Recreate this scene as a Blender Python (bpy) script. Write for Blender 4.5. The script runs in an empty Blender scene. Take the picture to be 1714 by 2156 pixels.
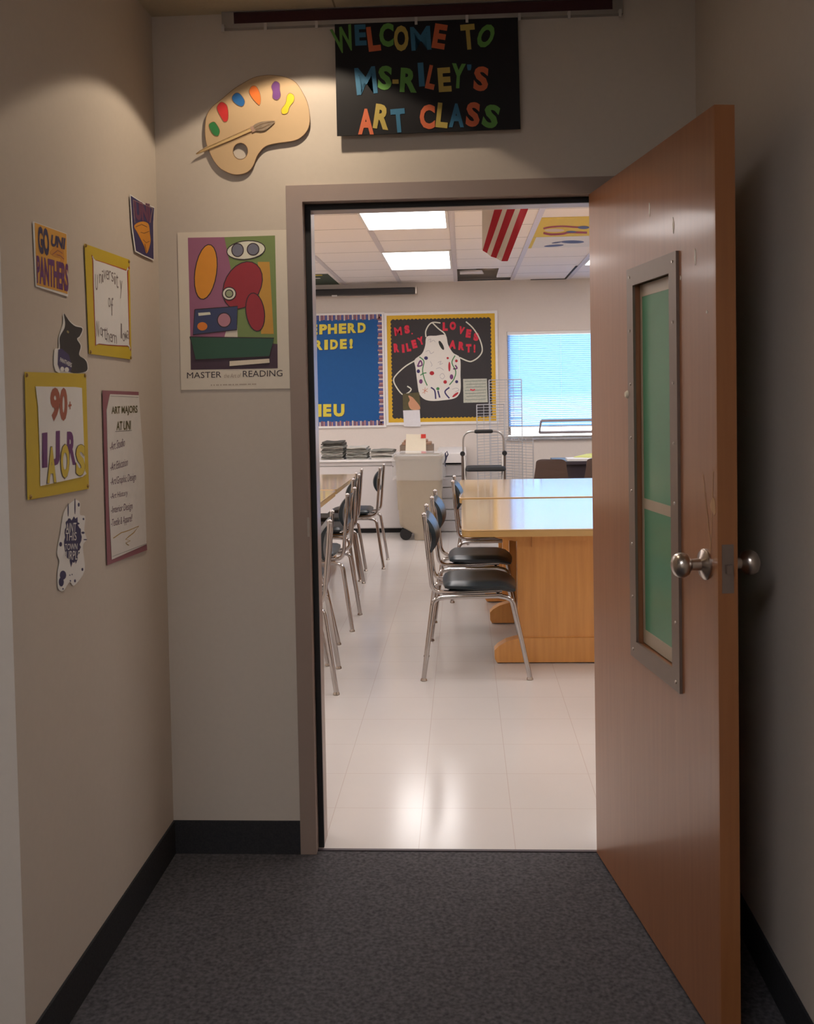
import bpy, bmesh, math, random
from mathutils import Vector, Matrix
from mathutils.geometry import tessellate_polygon
random.seed(7)
C = bpy.context.scene.collection
S = bpy.context.scene
# ------------------------------------------------------------------ camera
F, PX, PY = 2025.81, 872.31, 900.33
PITCH, YAW, ROLL = 0.0344, -0.0512, -0.0184
CAM = Vector((0.4817, -2.9511, 1.4342))
def cam_axes():
    cy, sy = math.cos(YAW), math.sin(YAW)
    f = Vector((sy, cy, 0)); r = Vector((cy, -sy, 0)); u = Vector((0, 0, 1))
    cp, sp = math.cos(PITCH), math.sin(PITCH)
    f2 = f*cp - u*sp; u2 = u*cp + f*sp
    cr, sr = math.cos(ROLL), math.sin(ROLL)
    return r*cr + u2*sr, u2*cr - r*sr, f2
RX, UX, FX = cam_axes()
cd = bpy.data.cameras.new('camera'); cam = bpy.data.objects.new('camera', cd); C.objects.link(cam)
M = Matrix((RX, UX, -FX)).transposed().to_4x4(); M.translation = CAM
cam.matrix_world = M
cd.sensor_fit = 'VERTICAL'; cd.sensor_height = 36.0; cd.lens = F/2156*36
cd.shift_x = (857-PX)/2156; cd.shift_y = (PY-1078)/2156
cd.clip_start = 0.05
cd.dof.use_dof = True; cd.dof.focus_distance = 4.6; cd.dof.aperture_fstop = 11
S.camera = cam
# ------------------------------------------------------------------ view, world, light levels
S.view_settings.view_transform = 'Standard'; S.view_settings.look = 'None'
S.view_settings.gamma = 1; S.view_settings.use_curve_mapping = False
S.view_settings.exposure = 0.0
PANEL_L = 8.0      # classroom ceiling panels
SPOT_W = 14.5      # warm recessed downlight in the doorway alcove
CORR_L = 1.55      # dim corridor panel
SKY = (0.30, 0.66, 1.0); SKY_L = 2.6
w = bpy.data.worlds.new('world'); S.world = w; w.use_nodes = True
_n = w.node_tree.nodes; _l = w.node_tree.links
_tc = _n.new('ShaderNodeTexCoord'); _sp = _n.new('ShaderNodeSeparateXYZ'); _l.new(_tc.outputs['Generated'], _sp.inputs[0])
_mr = _n.new('ShaderNodeMapRange'); _mr.inputs[1].default_value = -.03; _mr.inputs[2].default_value = .0; _l.new(_sp.outputs[2], _mr.inputs[0])
_mx = _n.new('ShaderNodeMix'); _mx.data_type = 'RGBA'; _l.new(_mr.outputs[0], _mx.inputs['Factor'])
_mx.inputs[6].default_value = (3.2, 3.1, 3.1, 1); _mx.inputs[7].default_value = (*SKY, 1)
_l.new(_mx.outputs[2], _n['Background'].inputs[0])
w.node_tree.nodes['Background'].inputs[1].default_value = SKY_L
# ------------------------------------------------------------------ room numbers
LW, RW, HC, CC, FW = -0.4535, 1.192, 2.607, 2.731, 8.25
T = 0.14            # entry wall thickness
AC = -1.027         # alcove corner
# ------------------------------------------------------------------ materials
def srgb(r, g, b):
    f = lambda c: (c/255/12.92) if c/255 <= .04045 else ((c/255+.055)/1.055)**2.4
    return (f(r), f(g), f(b))
MATS = {}
def mat(name, col, rough=.6, metal=0, var=.06, scale=30, bump=0, coat=0, stretch=None, col2=None, emis=0, spec=.5, translucent=0):
    if name in MATS: return MATS[name]
    m = bpy.data.materials.new(name); m.use_nodes = True; nt = m.node_tree; N = nt.nodes; L = nt.links
    b = N['Principled BSDF']
    b.inputs['Roughness'].default_value = rough; b.inputs['Metallic'].default_value = metal
    b.inputs['Specular IOR Level'].default_value = spec
    b.inputs['Coat Weight'].default_value = coat; b.inputs['Coat Roughness'].default_value = .12
    tc = N.new('ShaderNodeTexCoord'); mp = N.new('ShaderNodeMapping'); L.new(tc.outputs['Object'], mp.inputs[0])
    if stretch: mp.inputs['Scale'].default_value = stretch
    no = N.new('ShaderNodeTexNoise'); no.inputs['Scale'].default_value = scale; no.inputs['Detail'].default_value = 4
    L.new(mp.outputs[0], no.inputs[0])
    mx = N.new('ShaderNodeMix'); mx.data_type = 'RGBA'
    L.new(no.outputs[0], mx.inputs['Factor'])
    c2 = col2 or tuple(min(1, c*(1+var)) for c in col); c1 = col if col2 else tuple(c*(1-var) for c in col)
    mx.inputs[6].default_value = (*c1, 1); mx.inputs[7].default_value = (*c2, 1)
    L.new(mx.outputs[2], b.inputs['Base Color'])
    if bump:
        bp = N.new('ShaderNodeBump'); bp.inputs['Strength'].default_value = bump; bp.inputs['Distance'].default_value = .004
        L.new(no.outputs[0], bp.inputs['Height']); L.new(bp.outputs[0], b.inputs['Normal'])
    if emis:
        L.new(mx.outputs[2], b.inputs['Emission Color']); b.inputs['Emission Strength'].default_value = emis
    if translucent:
        tr = N.new('ShaderNodeBsdfTranslucent'); tr.inputs[0].default_value = (*col, 1)
        ms = N.new('ShaderNodeMixShader'); ms.inputs[0].default_value = translucent
        L.new(b.outputs[0], ms.inputs[1]); L.new(tr.outputs[0], ms.inputs[2])
        L.new(ms.outputs[0], N['Material Output'].inputs[0])
    MATS[name] = m; return m
def seams(m, axes, dark=.75, width=.003):
    """darken base colour along real joints: axes = list of (axis index, period, phase)"""
    nt = m.node_tree; N = nt.nodes; L = nt.links; b = N['Principled BSDF']
    src = b.inputs['Base Color'].links[0].from_socket
    g = N.new('ShaderNodeNewGeometry'); sp = N.new('ShaderNodeSeparateXYZ'); L.new(g.outputs['Position'], sp.inputs[0])
    tot = None
    for ax, per, ph in axes:
        a = N.new('ShaderNodeMath'); a.operation = 'SUBTRACT'; L.new(sp.outputs[ax], a.inputs[0]); a.inputs[1].default_value = ph
        q = N.new('ShaderNodeMath'); q.operation = 'PINGPONG'; L.new(a.outputs[0], q.inputs[0]); q.inputs[1].default_value = per/2
        c = N.new('ShaderNodeMath'); c.operation = 'LESS_THAN'; L.new(q.outputs[0], c.inputs[0]); c.inputs[1].default_value = width/2
        if tot is None: tot = c.outputs[0]
        else:
            x = N.new('ShaderNodeMath'); x.operation = 'MAXIMUM'; L.new(tot, x.inputs[0]); L.new(c.outputs[0], x.inputs[1]); tot = x.outputs[0]
    mx = N.new('ShaderNodeMix'); mx.data_type = 'RGBA'; mx.blend_type = 'MULTIPLY'
    L.new(tot, mx.inputs['Factor']); L.new(src, mx.inputs[6]); mx.inputs[7].default_value = (dark, dark*.93, dark*.9, 1)
    L.new(mx.outputs[2], b.inputs['Base Color']); return m
WALLC = (.60, .525, .45)
m_wall = mat('painted_wall', WALLC, .75, var=.03, scale=60, bump=.05)
m_wall2 = mat('classroom_wall_paint', (.66, .59, .535), .7, var=.03, scale=60, bump=.05)
m_hceil = mat('hall_ceiling_tile', (.55, .47, .33), .9, var=.06, scale=90, bump=.2)
seams(m_hceil, [(0, 1.22, .115), (1, .61, -.5)], .5, .006)
m_cceil = mat('ceiling_tile_white', (.82, .745, .70), .9, var=.05, scale=120, bump=.2)
seams(m_cceil, [(1, .61, 5.785)], .45, .014)
m_carpet = mat('carpet', (.006, .006, .010), .95, col2=(.150, .142, .148), scale=95, bump=.6, spec=.1)
m_vct = mat('vinyl_tile', (.60, .562, .535), .16, var=.03, scale=5, spec=.5)
seams(m_vct, [(0, .3048, .318), (1, .3048, .03)], .87, .003)
m_base = mat('carpet_base', (.022, .022, .026), .95, col2=(.05, .05, .052), scale=200, bump=.4, spec=.1)
m_frame = mat('taupe_steel_paint', (.33, .245, .205), .32, var=.03)
m_black = mat('black_rubber', (.012, .012, .013), .7)
m_alum = mat('aluminium', (.42, .40, .39), .35, metal=.8)
m_chrome = mat('chrome', (.50, .47, .46), .09, metal=1, var=.02)
m_steel = mat('brushed_steel', (.50, .44, .39), .28, metal=1, var=.1, scale=60)
m_white = mat('white_laminate', (.78, .75, .74), .35, var=.02)
m_paper = mat('white_paper', (.80, .78, .76), .7, var=.03)
m_cream = mat('cream_paper', (.78, .70, .55), .7, var=.03)
def wood(name, c1, c2, rough=.3, coat=.3, st=(30, 30, 1.6), sc=2.2):
    m = mat(name, c1, rough, col2=c2, scale=sc, stretch=st, coat=coat)
    return m
m_door = wood('door_veneer', (.25, .095, .040), (.36, .155, .070), .36, .3)
m_dooredge = wood('door_edge_wood', (.26, .095, .032), (.36, .14, .048), .38, .2)
m_top = wood('table_laminate', (.74, .49, .25), (.84, .59, .33), .10, 1.0, (1.5, 14, 14), 2)
m_topedge = wood('table_edge_wood', (.50, .30, .10), (.62, .39, .15), .3, .2, (1.5, 14, 14), 2)
m_block = wood('butcher_block', (.60, .25, .06), (.88, .44, .13), .35, .3, (22, 22, 1.5), 1.6)
m_navy = mat('dark_green_plastic', (.009, .018, .025), .33, var=.15, spec=.6)
# ------------------------------------------------------------------ mesh helpers (all in world coordinates)
class MB:
    def __init__(s): s.v = []; s.f = []
    def add(s, v, f):
        n = len(s.v); s.v += [Vector(a) for a in v]; s.f += [tuple(i+n for i in q) for q in f]; return s
    def box(s, x0, x1, y0, y1, z0, z1, bev=0):
        bm = bmesh.new(); bmesh.ops.create_cube(bm, size=1)
        for v in bm.verts: v.co = Vector(((x0+x1)/2+v.co.x*(x1-x0), (y0+y1)/2+v.co.y*(y1-y0), (z0+z1)/2+v.co.z*(z1-z0)))
        if bev: bmesh.ops.bevel(bm, geom=list(bm.edges), offset=bev, segments=2, affect='EDGES', profile=.6)
        bm.verts.index_update(); s.add([v.co.copy() for v in bm.verts], [tuple(v.index for v in f.verts) for f in bm.faces]); bm.free(); return s
    def tube(s, pts, r, n=10, cap=True, closed=False):
        pts = [Vector(p) for p in pts]; m = len(pts); rings = []
        up = Vector((0.13, .27, 1)).normalized(); prev = None
        for i, p in enumerate(pts):
            a = pts[i-1] if (i or closed) else p; b = pts[(i+1) % m] if (i < m-1 or closed) else p
            d = (b-a).normalized()
            if prev is None:
                e = d.cross(up);
                if e.length < .2: e = d.cross(Vector((1, 0, 0)))
            else: e = prev - d*prev.dot(d)
            e.normalize(); prev = e; g = d.cross(e)
            rr = r[i] if isinstance(r, (list, tuple)) else r
            rings.append([p+(e*math.cos(2*math.pi*k/n)+g*math.sin(2*math.pi*k/n))*rr for k in range(n)])
        v = [q for rg in rings for q in rg]; f = []
        for i in range(m if closed else m-1):
            j = (i+1) % m
            for k in range(n): f.append((i*n+k, i*n+(k+1) % n, j*n+(k+1) % n, j*n+k))
        if cap and not closed: f.append(tuple(range(n-1, -1, -1))); f.append(tuple((m-1)*n+k for k in range(n)))
        return s.add(v, f)
    def lathe(s, prof, c, axis=(0, 0, 1), n=24):
        c = Vector(c); ax = Vector(axis).normalized(); e = ax.orthogonal().normalized(); g = ax.cross(e); v = []; f = []
        for (r, h) in prof:
            for k in range(n): v.append(c+ax*h+(e*math.cos(2*math.pi*k/n)+g*math.sin(2*math.pi*k/n))*r)
        for i in range(len(prof)-1):
            for k in range(n): f.append((i*n+k, i*n+(k+1) % n, (i+1)*n+(k+1) % n, (i+1)*n+k))
        f.append(tuple(range(n-1, -1, -1))); f.append(tuple((len(prof)-1)*n+k for k in range(n)))
        return s.add(v, f)
    def ball(s, c, r, n=14):
        return s.lathe([(max(1e-4, r*math.sin(math.pi*i/n)), -r*math.cos(math.pi*i/n)) for i in range(n+1)], c, n=n)
    def prism(s, pts, d):
        """pts: planar loop of 3D points, d: extrusion vector"""
        n = len(pts); d = Vector(d); v = [Vector(p) for p in pts]; v = v+[p+d for p in v]
        tri = tessellate_polygon([v[:n]])
        f = [tuple(t) for t in tri]+[tuple(n+i for i in reversed(t)) for t in tri]
        f += [(i, (i+1) % n, n+(i+1) % n, n+i) for i in range(n)]
        return s.add(v, f)
def fillet(pts, r, n=5):
    pts = [Vector(p) for p in pts]; out = [pts[0]]
    for i in range(1, len(pts)-1):
        a, p, b = pts[i-1], pts[i], pts[i+1]
        ra = min(r, (a-p).length*.49, (b-p).length*.49)
        A = p+(a-p).normalized()*ra; B = p+(b-p).normalized()*ra
        for k in range(n+1):
            t = k/n; out.append(A*(1-t)**2+p*2*t*(1-t)+B*t*t)
    out.append(pts[-1]); return out
def root_loc(o):
    while o.parent: o = o.parent
    return o.location.copy()
def obj(name, mb, m, parent=None, smooth=False):
    me = bpy.data.meshes.new(name); v = mb.v
    if parent: off = root_loc(parent)
    else:
        lo = [min(p[i] for p in v) for i in range(3)]; hi = [max(p[i] for p in v) for i in range(3)]
        off = Vector(((lo[0]+hi[0])/2, (lo[1]+hi[1])/2, lo[2]))
    me.from_pydata([p-off for p in v], [], mb.f)
    bm = bmesh.new(); bm.from_mesh(me); bmesh.ops.recalc_face_normals(bm, faces=bm.faces); bm.to_mesh(me); bm.free()
    if smooth:
        for p in me.polygons: p.use_smooth = True
        try: me.set_sharp_from_angle(angle=math.radians(42))
        except Exception: pass
    me.materials.append(m); o = bpy.data.objects.new(name, me); C.objects.link(o)
    if parent: o.parent = parent
    else: o.location = off
    return o
def tag(o, label, cat=None, group=None, kind=None):
    if label: o['label'] = label
    if cat: o['category'] = cat
    if group: o['group'] = group
    if kind: o['kind'] = kind
    return o
def thing(name, loc, label, cat, group=None, kind=None):
    o = bpy.data.objects.new(name, None); C.objects.link(o); o.location = loc; o.empty_display_size = .05
    return tag(o, label, cat, group, kind)
def struct(name, mb, m, label=None, parent=None):
    o = obj(name, mb, m, parent)
    if not parent: o['kind'] = 'structure'; o['label'] = label or name.replace('_', ' '); o['category'] = name.split('_')[0]
    return o
def copy_tree(o, parent=None):
    c = o.copy(); C.objects.link(c); c.parent = parent
    for ch in list(o.children): copy_tree(ch, c)
    return c
# ------------------------------------------------------------------ flat work pinned on planes
def hit(uv, pl):
    """point of a real plane pl=(axis, value) seen at photo point uv"""
    ax, val = pl
    d = RX*((uv[0]-PX)/F) - UX*((uv[1]-PY)/F) + FX
    return CAM + d*((val-CAM[ax])/d[ax])
LEFT = (0, LW, Vector((1, 0, 0))); BACK = (1, 0.0, Vector((0, -1, 0))); FAR = (1, FW, Vector((0, -1, 0)))
def onp(uv, pl, off=0): return hit(uv, (pl[0], pl[1])) + pl[2]*off
def cr(pts, n=5):
    out = []; m = len(pts)
    for i in range(m):
        p0, p1, p2, p3 = [Vector((*pts[(i+k-1) % m], 0)) for k in range(4)]
        for k in range(n):
            t = k/n
            q = .5*((2*p1)+(p2-p0)*t+(2*p0-5*p1+4*p2-p3)*t*t+(3*p1-p0-3*p2+p3)*t**3); out.append((q.x, q.y))
    return out
def cro(pts, n=6):
    pts = [pts[0]]+list(pts)+[pts[-1]]; out = []
    for i in range(1, len(pts)-2):
        p0, p1, p2, p3 = [Vector((*pts[i+k-1], 0)) for k in range(4)]
        for k in range(n):
            t = k/n; q = .5*((2*p1)+(p2-p0)*t+(2*p0-5*p1+4*p2-p3)*t*t+(3*p1-p0-3*p2+p3)*t**3); out.append((q.x, q.y))
    out.append(tuple(pts[-1])); return out
def sc(pts, o, k): return [(o[0]+x/k, o[1]+y/k) for x, y in pts]
def ell(cx, cy, a, b, rot=0, n=22):
    c, s = math.cos(math.radians(rot)), math.sin(math.radians(rot))
    return [(cx+a*math.cos(t)*c-b*math.sin(t)*s, cy+a*math.cos(t)*s+b*math.sin(t)*c) for t in [2*math.pi*i/n for i in range(n)]]
def flatmb(uvs, pl, off, th=.0006, mb=None):
    mb = mb or MB(); return mb.prism([onp(q, pl, off) for q in uvs], pl[2]*th)
def flat(name, uvs, pl, off, m, parent=None, th=.0006): return obj(name, flatmb(uvs, pl, off, th), m, parent)
def stroke(uvs, wpx, pl, off, mb=None, th=.0004, closed=False):
    """pen or ribbon line of width wpx drawn along uvs"""
    mb = mb or MB(); seq = list(uvs)+([uvs[0]] if closed else [])
    L_, R_ = [], []
    for i, p in enumerate(seq):
        a = seq[max(0, i-1)]; b = seq[min(len(seq)-1, i+1)]; dx, dy = b[0]-a[0], b[1]-a[1]; l = math.hypot(dx, dy) or 1
        nx, ny = -dy/l*wpx/2, dx/l*wpx/2; L_.append((p[0]+nx, p[1]+ny)); R_.append((p[0]-nx, p[1]-ny))
    for i in range(len(seq)-1):
        q = [onp(a, pl, off+th) for a in (L_[i], L_[i+1], R_[i+1], R_[i])]; mb.add(q, [(0, 1, 2, 3)])
    return mb
_tx = {}
def glyphs(text, bold=0.0):
    key = (text, bold)
    if key in _tx: return _tx[key]
    cu = bpy.data.curves.new('t', 'FONT'); cu.body = text; cu.size = 1; cu.offset = bold; cu.resolution_u = 3
    o = bpy.data.objects.new('t', cu); C.objects.link(o); bpy.context.view_layer.update()
    me = bpy.data.meshes.new_from_object(o.evaluated_get(bpy.context.evaluated_depsgraph_get()))
    v = [(p.co.x, p.co.y) for p in me.vertices]; f = [tuple(q.vertices) for q in me.polygons]
    bpy.data.objects.remove(o); bpy.data.curves.remove(cu); bpy.data.meshes.remove(me)
    x0 = min(a[0] for a in v); x1 = max(a[0] for a in v); y0 = min(a[1] for a in v); y1 = max(a[1] for a in v)
    _tx[key] = ([((a-x0)/(x1-x0 or 1), (b-y0)/(y1-y0 or 1)) for a, b in v], f); return _tx[key]
def textmb(text, bl, br, tl, pl, off, bold=0., mb=None, th=.0004):
    """lettering filling the parallelogram with corners bottom-left, bottom-right, top-left"""
    mb = mb or MB(); v, f = glyphs(text, bold)
    q = [onp((bl[0]+a*(br[0]-bl[0])+b*(tl[0]-bl[0]), bl[1]+a*(br[1]-bl[1])+b*(tl[1]-bl[1])), pl, off+th) for a, b in v]
    return mb.add(q, f)
def text(name, s, bl, br, tl, pl, off, m, parent, bold=0.): return obj(name, textmb(s, bl, br, tl, pl, off, bold), m, parent)
def letter(name, ch, c, w_, h_, rot, pl, off, m, parent, bold=.035, th=.001):
    v, f = glyphs(ch, bold); a = math.radians(-rot); ca, sa = math.cos(a), math.sin(a); mb = MB(); q = []
    for z in (0, th):
        for x, y in v:
            X = (x-.5)*w_; Y = -(y-.5)*h_; q.append(onp((c[0]+X*ca-Y*sa, c[1]+X*sa+Y*ca), pl, off+z))
    n = len(v); edges = {}
    for g in f:
        for i in range(len(g)):
            e = (g[i], g[(i+1) % len(g)]); k = tuple(sorted(e)); edges.setdefault(k, []).append(e)
    F_ = [tuple(g) for g in f]+[tuple(n+i for i in reversed(g)) for g in f]
    F_ += [(e[0][0], e[0][1], n+e[0][1], n+e[0][0]) for e in edges.values() if len(e) == 1]
    mb.add(q, F_); return obj(name, mb, m, parent)
# ================================================================== STRUCTURE
# classroom floor, hall floor
struct('floor', MB().box(-4.2, 5.2, .028, 8.4, -.05, 0), m_vct, 'glossy cream tile floor of the classroom')
struct('floor_hall', MB().box(-3, 1.4, -4.3, .028, -.05, 0), m_carpet, 'dark grey carpet in front of the doorway')
# entry wall with the door opening
struct('wall_entry', MB().box(-4.2, -.05, 0, T, 0, HC+.3).box(.964, 5.2, 0, T, 0, HC+.3).box(-.05, .964, 0, T, 2.08, HC+.3), m_wall, 'beige wall around the doorway')
struct('wall_left', MB().box(LW-.12, LW, AC, 0, 0, HC), m_wall, 'beige alcove wall carrying the university posters')
struct('wall_corridor', MB().box(-3, LW-.12, AC, AC+.12, 0, HC), m_wall, 'corridor wall past the alcove corner')
struct('wall_right', MB().box(RW, RW+.12, -4.3, 0, 0, HC), m_wall, 'beige wall behind the open door')
struct('wall_hall_back', MB().box(-3.1, RW+.12, -4.42, -4.3, 0, HC).box(-3.12, -3, -4.3, AC, 0, HC), m_wall, 'corridor walls behind the camera')
struct('ceiling_hall', MB().box(-3.1, RW+.12, -4.4, 0, HC, HC+.05), m_hceil, 'tan tiled ceiling of the hallway')
struct('baseboard_left', MB().box(LW, LW+.006, AC, 0, 0, .105).box(-3, LW+.006, AC-.006, AC, 0, .105), m_base, 'dark carpet base along the left wall')
struct('baseboard_entry', MB().box(LW+.006, -.05, -.006, 0, 0, .105).box(.965, RW-.006, -.006, 0, 0, .105), m_base, 'dark carpet base left of the door frame')
struct('baseboard_right', MB().box(RW-.006, RW, -4.3, 0, 0, .105), m_base, 'dark carpet base behind the open door')
# classroom shell
wx0, wx1, wz0, wz1 = 1.0, 3.0, .905, 2.14
far = MB().box(-4.2, wx0, FW, FW+.15, 0, 3.1).box(wx1, 5.2, FW, FW+.15, 0, 3.1).box(wx0, wx1, FW, FW+.15, 0, wz0).box(wx0, wx1, FW, FW+.15, wz1, 3.1)
struct('wall_far', far, m_wall2, 'far classroom wall with bulletin boards and window')
struct('wall_classroom_left', MB().box(-4.32, -4.2, 0, 8.4, 0, 3.1), m_wall2, 'left classroom wall')
struct('wall_classroom_right', MB().box(5.2, 5.32, 0, 8.4, 0, 3.1), m_wall2, 'right classroom wall')
hx0, hx1, hy0, hy1 = .40, 1.045, 7.14, 8.17
ceil = MB().box(-4.2, hx0, T, FW, CC, CC+.02).box(hx1, 5.2, T, FW, CC, CC+.02).box(hx0, hx1, T, hy0, CC, CC+.02).box(hx0, hx1, hy1, FW, CC, CC+.02)
co = struct('ceiling', ceil, m_cceil, 'tiled classroom ceiling with one tile missing')
gr = MB()
for x in [-.226+.645*k for k in range(-6, 9)]: gr.box(x-.022, x+.022, T, FW, CC-.006, CC)
m_grid = mat('ceiling_grid_paint', (.60, .54, .54), .5)
g_ = obj('ceiling_grid', gr, m_grid, co)
gp = MB().box(hx1+.235, hx1+.66, 8.20, 8.245, CC-.004, CC).box(hx1+.62, hx1+.66, 7.1, 8.2, CC-.004, CC).box(hx0, hx1, 8.12, 8.17, CC-.004, CC)
obj('gap_shade_strips', gp, m_black, co)  # black strips below the tiles stand in for the dark of open gaps
m_void = mat('plenum_concrete', (.55, .45, .35), .9)
struct('ceiling_void', MB().box(-4.3, 5.3, 0, 8.4, 3.1, 3.15), m_void, 'concrete slab above the missing tile')
ty = MB().prism([(.47, 7.50, CC+.012), (.70, 7.46, CC+.012), (.74, 8.0, CC+.05), (.47, 8.0, CC+.05)], (0, 0, .015))
tag(obj('ceiling_tile', ty, m_cceil), 'loose white ceiling tile lying tilted above the gap', 'ceiling tile')
ty = MB().box(.88, 1.04, 7.15, 7.98, CC+.004, CC+.02)
tag(obj('ceiling_tile', ty, m_cceil), 'cut white ceiling tile strip at the right of the gap', 'ceiling tile')
ty = MB().prism([(.66, 7.2, CC+.03), (.87, 7.2, CC+.03), (.87, 8.1, CC+.10), (.66, 8.1, CC+.10)], (0, 0, .02))
tag(obj('duct_board', ty, mat('tan_duct', (.34, .26, .18), .8)), 'tan duct board showing through the missing ceiling tile', 'duct')
pp = MB().tube([(.2, 7.6, CC+.10), (.62, 7.2, CC+.17), (1.2, 7.5, CC+.12)], .018, 8)
tag(obj('cable_bundle', pp, m_black), 'dark cable bundle crossing above the missing ceiling tile', 'cable')
# ------------------------------------------------------------------ door frame (trim)
fr = MB()
for x0, x1, sx0, sx1 in ((-.05, 0, 0, .016), (.914, .964, .898, .914)):
    fr.box(x0, x1, -.006, T+.006, 0, 2.08); fr.box(sx0, sx1, .052, .125, 0, 2.03)
fr.box(0, .914, -.006, T+.006, 2.03, 2.08); fr.box(.016, .898, .052, .125, 2.014, 2.03)
trim = struct('trim_1', fr, m_frame, 'taupe steel door frame around the open doorway')
ga = MB().box(.0005, .017, .040, .052, 0, 2.0295).box(.897, .9135, .040, .052, 0, 2.0295).box(.017, .897, .040, .052, 2.013, 2.0295)
obj('door_gasket', ga, m_black, trim)
obj('strike_plate', MB().box(-.004, -.0002, .006, .034, .98, 1.09).box(-.006, .0008, -.0075, -.006, 1.0, 1.06), m_steel, trim)
obj('threshold', MB().box(0, .914, .018, .030, -.002, .003), mat('threshold_plum', (.05, .035, .045), .5), trim)
# ------------------------------------------------------------------ open door
PHI = .1611; HX = .87
dd = Vector((math.sin(PHI), -math.cos(PHI), 0)); dn = Vector((-math.cos(PHI), -math.sin(PHI), 0))   # along leaf, face normal
def dp(a, z, o=0): p = Vector((HX, 0, 0))+dd*a+dn*o; return Vector((p.x, p.y, z))
def dbox(mb, a0, a1, z0, z1, o0, o1):
    v = [dp(a, z, o) for a in (a0, a1) for z in (z0, z1) for o in (o0, o1)]
    return mb.add(v, [(0, 1, 3, 2), (4, 6, 7, 5), (0, 4, 5, 1), (2, 3, 7, 6), (0, 2, 6, 4), (1, 5, 7, 3)])
door = thing('door_1', dp(0, 0, -.022), 'open reddish wood door with a tall narrow green-papered window', 'door', kind='structure')
LD = .905; DT = .044; w0, w1, v0, v1 = .402, .662, .765, 1.712
lf = MB(); dbox(lf, .004, w0, .012, 2.027, -DT, 0); dbox(lf, w1, LD-.008, .012, 2.027, -DT, 0)
dbox(lf, w0, w1, .012, v0, -DT, 0); dbox(lf, w0, w1, v1, 2.027, -DT, 0)
leaf = obj('door_leaf', lf, m_door, door)
obj('edge_band', dbox(MB(), LD-.008, LD, .012, 2.027, -DT, 0), m_dooredge, leaf)
vf = MB()
for o0, o1 in ((0, .007), (-DT-.007, -DT)):
    for a0, a1, z0, z1 in ((w0-.042, w0+.004, v0-.042, v1+.042), (w1-.004, w1+.042, v0-.042, v1+.042), (w0+.004, w1-.004, v0-.042, v0+.004), (w0+.004, w1-.004, v1-.004, v1+.042)):
        dbox(vf, a0, a1, z0, z1, o0, o1)
m_vf = mat('vision_frame_paint', (.21, .155, .125), .4, metal=.3)
vframe = obj('window_frame', vf, m_vf, door)
sw = MB()
for a in (w0-.02, w1+.02):
    for k in range(8): z = v0-.02+k*(v1-v0+.04)/7; sw.lathe([(.0045, 0), (.003, .002)], dp(a, z, .007), dn, 8)
obj('screw', sw, m_steel, vframe)
m_green = mat('green_paper', (.075, .27, .145), .55, var=.12, scale=7, coat=.5)
pane = obj('window_pane', dbox(MB(), w0+.003, w1-.003, v0+.003, v1-.003, -.018, -.014), m_green, door)
m_tape = mat('tan_tape', (.45, .36, .26), .4)
tp = MB(); dbox(tp, w0+.004, w1-.004, 1.125, 1.152, -.014, -.0132); dbox(tp, w0+.004, w1-.004, v0+.004, v0+.04, -.014, -.0132)
dbox(tp, w0+.004, w1-.004, v1-.035, v1-.004, -.014, -.0132); dbox(tp, w0+.004, w0+.018, v0+.004, v1-.004, -.014, -.0130)
obj('tape', tp, m_tape, pane)
kb = MB(); ka = .842; kz = 1.052
for sgn, base in ((1, 0), (-1, -DT)):
    n_ = dn*sgn; p0 = dp(ka, kz, base)
    kb.lathe([(.034, 0), (.034, .004), (.030, .008), (.016, .012), (.0135, .014), (.0125, .034), (.016, .038), (.024, .043), (.0275, .052), (.0275, .060), (.023, .069), (.013, .075), (.003, .076)], p0, n_, 28)
obj('door_knob', kb, m_steel, door, smooth=True)
lp = MB(); dbox(lp, LD, LD+.0012, kz-.052, kz+.052, -DT*.5-.013, -DT*.5+.013); dbox(lp, LD, LD+.010, kz-.009, kz+.009, -DT*.5-.007, -DT*.5+.006)
obj('latch_plate', lp, m_vf, door)
for hz in (.25, 1.02, 1.80):
    obj('hinge', MB().lathe([(.006, -.05), (.007, -.05), (.007, .05), (.006, .05)], (.914+.004, -.010, hz), n=10), m_steel, door, smooth=True)
m_scuff = mat('tape_residue', (.85, .80, .72), .7)
for i, (a, z, w_, h_, t_) in enumerate([(.519, 1.885, .012, .038, 2), (.674, 1.815, .010, .045, 0), (.80, 1.725, .009, .04, 0), (.715, 1.69, .008, .012, 0), (.86, 1.60, .008, .008, 0), (.885, 1.185, .03, .045, 3)]):
    mb = MB(); mb.prism([dp(a+math.cos(t)*w_/2*random.uniform(.55, 1.1), z+math.sin(t)*h_/2*random.uniform(.6, 1.1), .0002) for t in [k*math.pi/5 for k in range(10)]], dn*.0006)
    obj('tape_residue', mb, m_scuff if i < 5 else mat('worn_varnish', (.45, .24, .10), .4), leaf)
sm = MB()
for a0, z0, a1, z1 in ((.845, 1.19, .87, 1.085), (.885, 1.26, .868, 1.085), (.845, 1.19, .83, 1.25)):
    sm.add([dp(a0, z0, .0006), dp(a0+.003, z0, .0006), dp(a1+.003, z1, .0006), dp(a1, z1, .0006)], [(0, 1, 2, 3)])
obj('scratches', sm, mat('worn_varnish', (.45, .24, .10), .4), leaf)
# wall-stop bumper on the glass frame edge
obj('bumper', MB().lathe([(.011, 0), (.011, .006), (.007, .012)], dp(.357, 1.424, .001), dn, 12), m_cream, door, smooth=True)
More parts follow.
